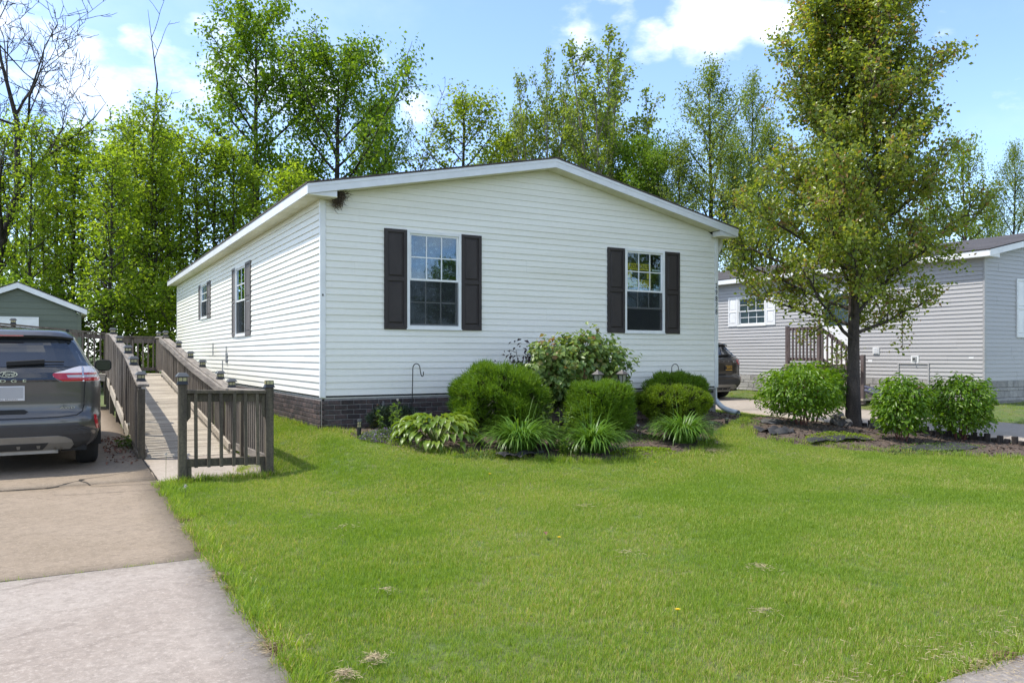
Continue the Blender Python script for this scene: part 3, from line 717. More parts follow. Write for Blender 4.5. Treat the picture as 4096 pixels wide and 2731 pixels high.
# small fittings low on the left wall
m = MB(Tl)
m.box((7.6, .016, .93), (7.72, .05, 1.16)); m.tube([(7.66, .04, 1.16), (7.66, .04, 1.32)], .012); m.tube([(7.66, .05, 1.0), (7.66, .12, .98), (7.66, .12, .55)], .012); m.build('meter_box', MT['screenframe'], WH)
m = MB(Tl); m.tube([(9.6, .03, 1.1), (9.6, .03, 1.42)], .012); m.build('conduit', MT['screenframe'], WH)
m = MB(Tf); m.box((.012, .0225, 1.99), (.03, .026, 2.02)); m.build('mark', MT['black'], WH)
# brick-look skirting
BL, BH, MJ = .187, .061, .012
sk = MB(); sk.box((.02, .006, -.25), (7.93, .05, .475)); sk.box((.006, .006, -.25), (.05, 16.98, .475)); sk.box((7.90, .055, -.25), (7.948, 16.98, .475)); SK = sk.build('skirting', MT['mortar'], WH)
bmesh_b = MB(); bmesh_b.box((-BL / 2, -.007, -BH / 2), (BL / 2, .012, BH / 2)); brick_me = bmesh_b.mesh('brick', MT['brick'], bevel=.004)
hb = MB(); hb.box((-BL / 4 + .0025, -.007, -BH / 2), (BL / 4 - .0025, .012, BH / 2)); half_me = hb.mesh('brick', MT['brick'], bevel=.004)
rest = MB(); cnt = 0; brr = random.Random(5)
def put_brick(a, z, left, half):
    global cnt
    me = half_me if half else brick_me
    if left: loc, rz = (-.0005, a, z), math.pi / 2
    else: loc, rz = (a, -.0005, z), 0
    near = (not left and (a < 3.2 or 4.9 < a)) or (left and a < 3.6)
    if near and cnt < 296:
        link('brick', me, SK, loc, (brr.uniform(-.01, .01), brr.uniform(-.006, .006), rz)); cnt += 1
    else:
        h = BL / 2 if not half else BL / 4
        if left: rest.box((-.0125, a - h, z - BH / 2), (.007, a + h, z + BH / 2))
        else: rest.box((a - h, -.0125, z - BH / 2), (a + h, .007, z + BH / 2))
for r in range(8):
    z = .462 - r * (BH + MJ) - BH / 2 + .035
    if z > .46: continue
    for left, Lw in ((0, 7.92), (1, 16.9)):
        a = .012 if not left else .022
        if r % 2: put_brick(a + BL / 4, z, left, True); a += BL / 2 + MJ / 2 + .0025
        while a + BL < Lw:
            put_brick(a + BL / 2, z, left, False); a += BL + MJ
o = rest.build('brick', MT['brick'], SK); o['kind'] = 'stuff'
m = MB(); m.box((.02, -.004, .470), (7.93, .03, .499)); m.box((-.004, .03, .470), (.03, 16.9, .499)); m.build('skirting_trim', MT['black'], WH)
# ---- the grey neighbour
NX, NY = 15.80, -.78
NH = empty('grey_house', (0, 0, 0)); tag(NH, 'grey vinyl-sided house on the right behind the pear tree, white shuttered window', 'house')
nl = [(6.75, 7.93, 2.06, 2.99)]
wfn, wln, Nf, Nl, nzw = house_shell(NH, NX, NY, 7.954, 16.6, MT['greyside'], MT['greyside'], MT['white'], MT['white'], MT['rooflight'], [(1.75, 2.65, 1.55, 3.0)], nl)
wn = window(NH, Nl, *nl[0], 3, MT, glass='glassdark', screen=False)
m = MB(Nl)
for k in range(16): m.box((6.80, -.12, 2.11 + k * .052), (7.88, -.10, 2.145 + k * .052))
m.build('blind', MT['blind'], wn)
shutter(NH, Nl, 6.36, 6.74, 2.05, 3.0, MT['white']); shutter(NH, Nl, 7.94, 8.34, 2.05, 3.0, MT['white'])
window(NH, Nf, 1.75, 2.65, 1.55, 3.0, 3, MT, screen=False)
shutter(NH, Nf, 1.35, 1.74, 1.55, 3.0, MT['white']); shutter(NH, Nf, 2.66, 3.05, 1.55, 3.0, MT['white'])
# white door at the porch
m = MB(Nl); m.box((3.62, .01, .86), (4.66, .05, 2.98)); dr = m.build('door', MT['white'], NH)
m = MB(Nl); m.box((3.74, .0505, 1.95), (4.54, .056, 2.85)); m.build('pane', MT['glassdark'], dr)
m = MB(Nl); m.box((3.74, .0505, .98), (4.54, .062, 1.85)); m.build('panel', MT['white'], dr)
# vents, hose box, hatch and labels on the long wall
m = MB(Nl); m.box((2.78, .01, 1.14), (2.97, .04, 1.32)); [m.box((2.80, .04, 1.165 + k * .045), (2.95, .055, 1.185 + k * .045)) for k in range(4)]; m.build('vent', MT['white'], NH)
m = MB(Nl); m.box((1.65, .01, .90), (1.86, .035, 1.10)); sp = m.build('hose_box', MT['white'], NH)
m = MB(Nl); m.box((1.69, .0355, .94), (1.82, .04, 1.07)); m.build('recess', MT['screenframe'], sp)
m = MB(Nl); m.tube([(1.755, .04, 1.02), (1.755, .10, 1.02), (1.755, .10, .97)], .014); m.build('tap', MT['iron'], sp)
m = MB(Nl); m.box((2.20, .012, .26), (2.235, .04, .885)); m.box((1.365, .012, .26), (1.40, .04, .885)); m.box((1.365, .012, .886), (2.235, .04, .915)); m.build('hatch_frame', MT['greyside'], NH)
m = MB(Nl); m.box((.24, .016, 1.03), (.36, .02, 1.07)); m.box((3.0, .016, .93), (3.13, .02, .99)); m.build('label_plate', MT['white'], NH)
# stone-look skirting
m = MB(); m.box((NX + .01, NY + .01, -.4), (NX + 7.9, NY + .05, .47)); m.box((NX + .01, NY + .01, -.4), (NX + .05, NY + 16.5, .47)); NS = m.build('skirting', MT['mortar'], NH)
sr = random.Random(11); stone_mes = []
for L_ in (.22, .34, .48):
    for H_ in (.075, .155):
        b = MB(); b.box((-L_ / 2, -.012, -H_ / 2), (L_ / 2, .02, H_ / 2)); stone_mes.append((L_, H_, b.mesh('stone', MT['stone'], bevel=.008)))
def stone_row(left, a_end, z, H_):
    a = .02
    while a < a_end:
        L_, hh, me = sr.choice([s for s in stone_mes if abs(s[1] - H_) < .01])
        if left: link('stone', me, NS, (NX - .001, NY + a + L_ / 2, z), (0, 0, math.pi / 2))
        else: link('stone', me, NS, (NX + a + L_ / 2, NY - .001, z))
        a += L_ + .008
for left, e in ((1, 11.0), (0, 4.6)):
    stone_row(left, e, .405, .155); stone_row(left, e, .280, .075); stone_row(left, e, .155, .155); stone_row(left, e, .030, .075)
# porch with steps and brown railing
PO = empty('porch', (0, 0, 0)); tag(PO, 'wooden porch with dark brown railing and steps on the grey house', 'porch')
for k in range(8):
    m = MB(); y = 2.93 + k * .145; m.box((14.45, y, .83), (NX - .03, y + .138, .865)); m.build('deck_board', MT['woodx'], PO)
m = MB(); m.box((14.47, 2.93, .68), (14.51, 4.09, .828)); m.box((14.47, 2.93, .10), (14.55, 3.02, .68)); m.box((14.47, 4.0, .10), (14.55, 4.09, .68)); m.build('deck_frame', MT['woodx'], PO)
for y in (2.97, 4.05):
    m = MB(); m.box((14.53, y - .045, .866), (14.62, y + .045, 1.93)); m.build('post', MT['brownpaint'], PO)
for z_ in (1.80, .95): m = MB(); m.box((14.545, 3.016, z_), (14.60, 4.004, z_ + .095)); m.build('rail', MT['brownpaint'], PO)
bal = MB(); bal.box((-.019, -.019, 0), (.019, .019, .92)); bal_me = bal.mesh('baluster', MT['brownpaint'])
for k in range(8): link('baluster', bal_me, PO, (14.525, 3.09 + k * .122, .96))
for k in range(5):
    z = .865 - .175 * (k + 1); y = 2.90 - .27 * (k + 1)
    if z < -.1: break
    m = MB(); m.box((14.5, y, z - .045), (NX - .3, y + .29, z)); m.build('tread', MT['woodx'], PO)
    m = MB(); m.box((14.52, y + .265, z), (NX - .31, y + .285, z + .129)); m.build('riser', MT['woodx'], PO)
for z_ in (0, -.81): m = MB(); m.bar((14.57, 2.90, 1.83 + z_), (14.57, 1.66, 1.02 + z_), .06, .09); m.build('rail', MT['brownpaint'], PO)
m = MB(); m.box((14.53, 1.56, -.15), (14.62, 1.65, 1.12)); m.build('post', MT['brownpaint'], PO)
for k in range(8):
    f = (k + .6) / 8.4; link('baluster', bal_me, PO, (14.525, 2.90 - 1.24 * f, .99 - .815 * f))
# ---- small sage shed far left
SH = empty('garden_shed', (0, 0, 0)); tag(SH, 'small sage green shed with a white gable trim behind the parked car', 'shed')
sx0, sx1, sy = -6.25, -2.85, 17.0; smid = (sx0 + sx1) / 2
Ts = lambda a, o, z: (sx0 + a, sy - o, z)
srl = lambda a: 2.58 + .42 * ((a + .17) if a <= 1.7 else (3.4 - a + .17))
m = MB(); m.box((sx0, sy, -.2), (sx1, sy + 3.6, 2.36)); m.prism([(sx0, 2.361), (sx1, 2.361), (smid, srl(1.7) - .2)], sy, sy + 3.6, 1); sw = m.build('wall', MT['shed'], SH)
def sgab(z):
    if z <= srl(0) - .17: return (.0, 3.4)
    d = (z - (srl(0) - .17)) / .42; return (d, 3.4 - d)
siding(sw, Ts, (.0, 3.3), -.1, 17, [(1.18, 2.22, -.2, 2.26)], MT['shed'], gable=sgab, expo=.19, lip=.02)
m = MB(); m.box((sx1 - .1, sy - .03, -.2), (sx1 + .012, sy + .06, 2.42)); m.build('corner_post', MT['shed'], SH)
for s in (0, 1):
    X = (lambda a: sx0 + a) if s == 0 else (lambda a: sx1 - a)
    m = MB(); m.prism([(X(-.18), srl(-.17)), (X(1.7), srl(1.7)), (X(1.7), srl(1.7) - .03), (X(-.18), srl(-.17) - .03)], sy - .2, sy + 3.8, 1); m.build('roof', MT['rooflight'], SH)
    m = MB(); m.prism([(X(-.17), srl(-.17) - .031), (X(1.7), srl(1.7) - .031), (X(1.7), srl(1.7) - .20), (X(-.17), srl(-.17) - .19)], sy - .19, sy - .16, 1); m.build('fascia', MT['white'], SH)
    m = MB(); m.box((X(-.17), sy - .155, srl(-.17) - .18), (X(.0), sy + 3.8, srl(-.17) - .165)); m.build('soffit', MT['soffit'], SH)
m = MB(Ts); m.box((1.2, .01, -.15), (2.2, .045, 2.24)); dd = m.build('door', MT['white'], SH)
m = MB(Ts); m.box((1.15, .012, -.15), (1.199, .055, 2.29)); m.box((2.201, .012, -.15), (2.25, .055, 2.29)); m.box((1.199, .012, 2.241), (2.201, .055, 2.29)); m.build('door_frame', MT['white'], SH)

# ================================================================== ramp, landing, railings
RV0, RV1 = -.05, 8.90; RZ0, RZ1 = -.275, .63
rz_ = lambda v: RZ0 + (RZ1 - RZ0) * (v - RV0) / (RV1 - RV0)
tilt = math.atan((RZ1 - RZ0) / (RV1 - RV0))
RP = empty('wheelchair_ramp', (0, 0, 0)); tag(RP, 'weathered timber wheelchair ramp rising along the left wall of the white house', 'ramp')
rr = random.Random(3)
b = MB(); b.box((-.555, -.069, -.034), (.555, .069, 0)); board_me = b.mesh('deck_board', MT['woodx'], bevel=.004)
k = 0; v = RV0 + .07
while v < RV1:
    link('deck_board', board_me, RP, (-1.875 + rr.uniform(-.008, .008), v, rz_(v) + rr.uniform(-.002, .002)), (tilt + rr.uniform(-.012, .012), 0, rr.uniform(-.004, .004))); v += .1462
pst = MB(); pst.box((-.0445, -.0445, 0), (.0445, .0445, 1)); post_me = pst.mesh('post', MT['woodpost'], bevel=.004)
bl = MB(); bl.box((-.018, -.018, 0), (.018, .018, .90)); bal2 = bl.mesh('baluster', MT['wood'], bevel=.003)
def post(parent, u, v, z0, z1): return link('post', post_me, parent, (u, v, z0), (0, 0, rr.uniform(-.03, .03)), (1, 1, z1 - z0))
def rail(parent, p, q, w, h, mat='woody', name='rail'):
    m = MB(); m.bar(p, q, w, h); return m.build(name, MT[mat], parent, bevel=.004)
LP = [.302, 1.628, 2.816, 5.059, 7.281]          # left posts under the lamps
RPp = [.606, 1.584, 3.431, 4.954, 6.763]
LT = lambda v: np.interp(v, [-.05, .302, 1.628, 2.816, 5.059, 7.281, 8.9], [.70, .735, .945, 1.125, 1.33, 1.545, 1.60])
RT = lambda v: np.interp(v, [.0, .606, 1.584, 3.431, 4.954, 6.763, 9.305, 10.9], [.60, .61, .71, .88, 1.04, 1.265, 1.54, 1.56])
# left side
post(RP, -2.44, -.02, gz(-2.44, 0) - .05, .655)
for v in LP[1:]: post(RP, -2.44, v, gz(-2.44, v) - .05, LT(v) - .02)
VL = [-.08, .302] + LP[1:] + [8.86]
for p, q in zip(VL[:-1], VL[1:]):
    rail(RP, (-2.42, p, LT(p)), (-2.42, q - .003, LT(q)), .145, .036)
    rail(RP, (-2.455, p + .05, LT(p) - .075), (-2.455, q - .05, LT(q) - .075), .036, .088)
    rail(RP, (-2.385, p + .06, rz_(p) + .07), (-2.385, q - .05, rz_(q) + .07), .036, .09)
rail(RP, (-2.46, -.02, rz_(0) - .06), (-2.46, 8.85, rz_(8.85) - .09), .036, .18, 'woodx', 'stringer')
v = .16
while v < 8.8:
    if min(abs(v - x) for x in LP[1:]) > .07: link('baluster', bal2, RP, (-2.492 + rr.uniform(-.003, .003), v, LT(v) - .90 + rr.uniform(-.01, .01)), (rr.uniform(-.012, .012), rr.uniform(-.01, .01), rr.uniform(-.05, .05)))
    v += .118
# right side
for v in RPp + [9.305, 10.85]: post(RP, -1.20, v, gz(-1.2, v) - .05, RT(v) - .02)
VR = [.02] + RPp + [8.88]
for p, q in zip(VR[:-1], VR[1:]):
    rail(RP, (-1.20, p, RT(p)), (-1.20, q - .003, RT(q)), .145, .036)
    rail(RP, (-1.335, p + .02, RT(p) - .02), (-1.335, q - .004, RT(q) - .02), .045, .11)
    rail(RP, (-1.29, p + .06, rz_(p) + .075), (-1.29, q - .02, rz_(q) + .075), .04, .095, 'woodx')
rail(RP, (-1.27, -.02, rz_(0) - .06), (-1.27, 8.85, rz_(8.85) - .09), .036, .18, 'woodx', 'stringer')
v = .12
while v < 8.8:
    if min(abs(v - x) for x in RPp) > .07: link('baluster', bal2, RP, (-1.262 + rr.uniform(-.003, .003), v, RT(v) - .93 + rr.uniform(-.01, .01)), (rr.uniform(-.012, .012), rr.uniform(-.01, .01), rr.uniform(-.05, .05)))
    v += .118
# top landing
LD = empty('landing_deck', (0, 0, 0)); tag(LD, 'raised timber landing with railings at the top of the ramp behind the car', 'deck')
b = MB(); b.box((-.62, -.069, -.034), (.62, .069, 0)); lb = b.mesh('deck_board', MT['woodx'], bevel=.004)
for k in range(14): link('deck_board', lb, LD, (-1.81, 8.985 + k * .1465, RZ1 + .012))
b = MB(); b.box((-.069, -.75, -.034), (.069, .75, 0)); lb2 = b.mesh('deck_board', MT['woodx'], bevel=.004)
for k in range(22): link('deck_board', lb2, LD, (-2.52 - k * .1465, 9.64, RZ1 + .03 + k * .0135), (0, .09, 0))
for u in (-2.40, -1.80): post(LD, u, 10.9, gz(u, 10.9) - .05, 1.56)
m = MB(); m.bar((-2.47, 10.9, 1.585), (-1.14, 10.9, 1.585), .14, .036); m.build('rail', MT['wood'], LD)
m = MB(); m.bar((-2.36, 10.88, 1.49), (-1.24, 10.88, 1.49), .036, .14); m.build('rail', MT['wood'], LD)
m = MB(); m.bar((-2.36, 10.88, .75), (-1.24, 10.88, .75), .036, .09); m.build('rail', MT['wood'], LD)
bs = MB(); bs.box((-.018, -.018, 0), (.018, .018, .78)); bal3 = bs.mesh('baluster', MT['wood'])
for k in range(9): link('baluster', bal3, LD, (-2.28 + k * .122, 10.852, .72))
m = MB(); m.bar((-1.2, 8.95, 1.555), (-1.2, 10.84, 1.57), .14, .036); m.build('rail', MT['woody'], LD)
m = MB(); m.bar((-1.2, 8.95, .75), (-1.2, 10.84, .75), .036, .09); m.build('rail', MT['woody'], LD)
for k in range(14): link('baluster', bal3, LD, (-1.235, 9.06 + k * .122, .74))
# the run that climbs to the left
LZ = lambda u: 1.60 + (-2.40 - u) * .0915
post(LD, -2.44, 8.86, gz(-2.44, 8.86) - .05, LZ(-2.44) - .02); post(LD, -4.30, 8.86, gz(-4.3, 8.86) - .05, LZ(-4.30) - .02); post(LD, -5.7, 8.86, gz(-5.7, 8.86) - .05, LZ(-5.7) - .02)
for dz, w_, h_, dv in ((0, .145, .036, 0), (-.085, .036, .10, -.02), (-.86, .036, .09, -.02), (-1.02, .036, .16, -.02)):
    m = MB(); m.bar((-2.50, 8.86 + dv, LZ(-2.5) + dz), (-5.75, 8.86 + dv, LZ(-5.75) + dz), w_, h_); m.build('rail', MT['woodx' if dz < -.9 else 'wood'], LD)
bs = MB(); bs.box((-.018, -.018, 0), (.018, .018, .86)); bal4 = bs.mesh('baluster', MT['wood'])
for k in range(26):
    u = -2.60 - k * .122; link('baluster', bal4, LD, (u, 8.80, LZ(u) - .89), (rr.uniform(-.01, .01), rr.uniform(-.012, .012), 0))
# railing round the concrete pad at the foot of the ramp
RG = empty('pad_railing', (0, 0, 0)); tag(RG, 'low timber railing between two posts in front of the ramp, edging its concrete pad', 'railing')
gzl = gz(-2.18, -2.05)
post(RG, -2.178, -2.05, gzl - .08, .775); post(RG, -1.215, -2.05, gz(-1.215, -2.05) - .08, .722)
def gate_rail(dv, z0, z1, w_, h_, name='rail'):
    m = MB(); m.bar((-2.130, -2.05 + dv, z0), (-1.262, -2.05 + dv, z1), w_, h_); return m.build(name, MT['woodpost'], RG, bevel=.003)
gate_rail(0, .690, .668, .095, .038); gate_rail(.012, .622, .600, .036, .092); gate_rail(.012, -.122, -.140, .036, .092)
bg = MB(); bg.box((-.018, -.018, 0), (.018, .018, .84)); balg = bg.mesh('baluster', MT['woodpost'], bevel=.003)
for k in range(6): link('baluster', balg, RG, (-2.035 + k * .137, -2.076, -.175 - k * .003), (rr.uniform(-.01, .01), rr.uniform(-.012, .012), 0))
m = MB(); m.prism([(-2.130, .655), (-2.090, .655), (-2.090, .40), (-2.130, .35)], -2.062, -2.035, 1); m.build('bracket', MT['woodpost'], RG)
m = MB(); m.prism([(-1.262, .640), (-1.302, .640), (-1.302, .40), (-1.262, .36)], -2.062, -2.035, 1); m.build('bracket', MT['woodpost'], RG)
for u in (-2.105, -1.285):
    m = MB(); m.box((u - .024, -2.06, gz(u, -2.05) - .06), (u + .024, -2.02, -.17 - .012 * (u + 2.1))); m.build('block', MT['woodpost'], RG)
for dz, w_, h_ in ((0, .14, .036), (-.075, .036, .10), (-.80, .036, .09)):
    m = MB(); m.bar((-1.235, .53, .605 + dz), (-1.215, -1.99, .665 + dz), w_, h_); m.build('rail', MT['woody'], RG, bevel=.003)
bg = MB(); bg.box((-.018, -.018, 0), (.018, .018, .86)); balg2 = bg.mesh('baluster', MT['wood'], bevel=.003)
for k in range(20): link('baluster', balg2, RG, (-1.195, .44 - k * .122, -.25 + k * .003), (rr.uniform(-.012, .012), 0, 0))
post(RG, -1.235, -.62, gz(-1.235, -.62) - .05, .60)
# solar cap lamps
def make_lamp(lid=True):
    t = empty('post_lamp')
    m = MB(); m.frustum((0, 0), .083, .078, 0, .012); m.frustum((0, 0), .075, .066, .012, .032); m.build('base', MT['lampblack'], t)
    m = MB(); m.box((-.044, -.044, .032), (.044, .044, .082)); m.build('body', MT['lampblack'], t)
    for s in (0, 1, 2, 3):
        c_, s_ = math.cos(s * math.pi / 2), math.sin(s * math.pi / 2)
        for d in (-.021, .021):
            m = MB(lambda x, y, z, c_=c_, s_=s_: (c_ * x - s_ * y, s_ * x + c_ * y, z)); m.box((d - .017, -.0475, .038), (d + .017, -.0445, .076)); m.build('lens', MT['lens'], t)
    if lid:
        m = MB(); m.frustum((0, 0), .098, .098, .083, .089); m.frustum((0, 0), .098, .056, .089, .128); m.build('roof', MT['lampcap'], t, bevel=.002)
    return t
lamp0 = make_lamp()
LAMP_G = 'solar post lamps on the ramp railings'
lamps = [(-2.42, .302, LT(.302) + .018, 'solar lamp at the low near end of the ramp\'s left rail'), (-2.42, 1.628, LT(1.628) + .018, 'solar lamp second from the bottom on the ramp\'s left rail'),
         (-2.42, 2.816, LT(2.816) + .018, 'solar lamp third from the bottom on the ramp\'s left rail'), (-2.42, 5.059, LT(5.059) + .018, 'solar lamp fourth from the bottom on the ramp\'s left rail'),
         (-2.42, 7.281, LT(7.281) + .018, 'solar lamp at the top of the ramp\'s left rail'), (-1.17, .606, RT(.606) + .018, 'solar lamp lowest on the ramp\'s right rail, above the level railing'),
         (-1.17, 1.584, RT(1.584) + .018, 'solar lamp second from the bottom on the ramp\'s right rail'), (-1.17, 3.431, RT(3.431) + .018, 'solar lamp third from the bottom on the ramp\'s right rail'),
         (-1.17, 4.954, RT(4.954) + .018, 'solar lamp fourth from the bottom on the ramp\'s right rail'), (-1.17, 6.763, RT(6.763) + .018, 'solar lamp fifth from the bottom on the ramp\'s right rail'),
         (-1.17, 9.305, 1.575, 'solar lamp near the top of the ramp\'s right rail, in front of its twin'), (-1.19, 10.75, 1.588, 'solar lamp at the far landing corner beside the house'),
         (-4.30, 8.86, LZ(-4.30) + .018, 'solar lamp on the landing rail just above the parked car roof'), (-2.178, -2.05, .775, 'solar lamp with grey cap on the left post of the near railing')]
for k, (u, v, z, lab) in enumerate(lamps):
    o = lamp0 if k == 0 else dup(lamp0, (u, v, z))
    o.location = (u, v, z); tag(o, lab, 'lamp', LAMP_G); o.rotation_euler = (0, 0, rr.uniform(-.06, .06)); o.scale = (1.02,) * 3
ol = make_lamp(False); ol.location = (-1.215, -2.05, .722); tag(ol, 'capless solar lamp showing its yellow lens on the right post of the near railing', 'lamp', LAMP_G)

# ================================================================== the two SUVs (x forward, y left, z up; origin on the ground under the rear face)
MT['paint_grey'] = M('metallic_grey_paint', (.086, .082, .080), (.078, .075, .073), rough=.32, metal=.55, coat=1.0, scale=(2, 2, 2), fine=900, fine_amt=.08)
MT['paint_bronze'] = M('bronze_grey_paint', (.060, .055, .048), (.055, .05, .044), rough=.32, metal=.55, coat=1.0, scale=(2, 2, 2), fine=900, fine_amt=.08)
MT['carglass'] = flat('car_glass', (.020, .023, .027), .02, spec=.9)
MT['cladding'] = M('grey_plastic', (.045, .045, .047), (.036, .036, .038), rough=.65, scale=(5, 5, 5), fine=200, fine_amt=.1)
MT['diffuser'] = M('silver_plastic', (.30, .285, .26), (.25, .24, .22), rough=.42, metal=.35, scale=(4, 4, 4))
MT['tailred'] = flat('tail_lamp_red', (.42, .012, .022), .08, coat=1.0)
MT['tailwhite'] = flat('tail_lamp_clear', (.52, .50, .52), .10, coat=1.0)
MT['tailchrome'] = flat('tail_lamp_bar', (.62, .60, .62), .2, metal=.8)
MT['tyre'] = M('tyre_rubber', (.016, .016, .016), (.022, .021, .020), rough=.9, scale=(20, 20, 20))
MT['rim'] = flat('alloy_rim', (.30, .30, .31), .3, metal=.9)
MT['chrome'] = flat('chrome', (.75, .75, .77), .12, metal=1.0)
MT['platewhite'] = flat('plate_grey', (.36, .36, .37), .5)
MT['platetext'] = flat('plate_text', (.10, .10, .13), .5)
MT['plateframe'] = flat('plate_frame', (.62, .62, .63), .4)
MT['plateblack'] = flat('plate_black', (.03, .028, .03), .4); MT['plateyellow'] = flat('plate_gold', (.75, .42, .03), .4)
MT['gloss_black'] = flat('gloss_black', (.012, .012, .013), .12, coat=1.0)
MT['badgeblue'] = flat('badge_dark_blue', (.012, .018, .05), .15, coat=1.0)
MT['exhaust'] = flat('exhaust_pipe', (.32, .25, .18), .35, metal=.8)

PZ = [.27, .36, .46, .56, .66, .70, .76, .90, 1.02, 1.10, 1.18, 1.24, 1.30, 1.40, 1.50, 1.58, 1.635, 1.675, 1.705, 1.72]
PW = [.84, .905, .945, .962, .966, .962, .960, .962, .962, .955, .930, .890, .845, .795, .745, .705, .670, .625, .52, .40]
PX = [.16, .075, .02, .00, .01, .045, .060, .060, .055, .050, .075, .125, .185, .285, .375, .44, .46, .50, .66, .90]
PF = [4.55, 4.68, 4.76, 4.80, 4.80, 4.79, 4.78, 4.74, 4.60, 4.2, 3.75, 3.60, 3.45, 3.15, 2.85, 2.62, 2.45, 2.25, 2.0, 1.8]
NE, LE = 4.6, .62
def rear_x(y, z, s):
    w = np.interp(z, PZ, PW) ; t = min(abs(y) / w, .9999); return float(np.interp(z, PZ, PX) + LE * (1 - (1 - t ** NE) ** (1 / NE)))
def rear_pt(y, z, off, s=1.0):
    e = .004; x = rear_x(y, z, s); dy = (rear_x(y + e, z, s) - rear_x(y - e, z, s)) / (2 * e); dz = (rear_x(y, z + e, s) - rear_x(y, z - e, s)) / (2 * e)
    n = Vector((-1, dy, dz)).normalized(); p = Vector((x, y, z)) + n * off; return tuple(p)
def rear_patch(name, rows, mat, parent, off=.005, ny=10, th=.012):
    """patch lying on the rear face; rows = [(z, y_left, y_right)]"""
    V, F = [], []
    for z, a, b in rows:
        for j in range(ny + 1): V.append(rear_pt(a + (b - a) * j / ny, z, off))
    for z, a, b in rows:
        for j in range(ny + 1): V.append(rear_pt(a + (b - a) * j / ny, z, off - th))
    m = ny + 1; N = len(rows) * m
    for i in range(len(rows) - 1):
        for j in range(ny): F.append((i * m + j, i * m + j + 1, (i + 1) * m + j + 1, (i + 1) * m + j))
    ring = list(range(m)) + [i * m + ny for i in range(1, len(rows))] + [(len(rows) - 1) * m + j for j in range(ny - 1, -1, -1)] + [i * m for i in range(len(rows) - 2, 0, -1)]
    for k in range(len(ring)): F.append((ring[k], ring[(k + 1) % len(ring)], ring[(k + 1) % len(ring)] + N, ring[k] + N))
    mb = MB(); mb.add(V, F); return mb.build(name, mat, parent, smooth=False)
def densify(rows, n=4):
    out = []
    for (z0, a0, b0), (z1, a1, b1) in zip(rows[:-1], rows[1:]):
        for k in range(n): t = k / n; out.append((z0 + (z1 - z0) * t, a0 + (a1 - a0) * t, b0 + (b1 - b0) * t))
    return out + [rows[-1]]
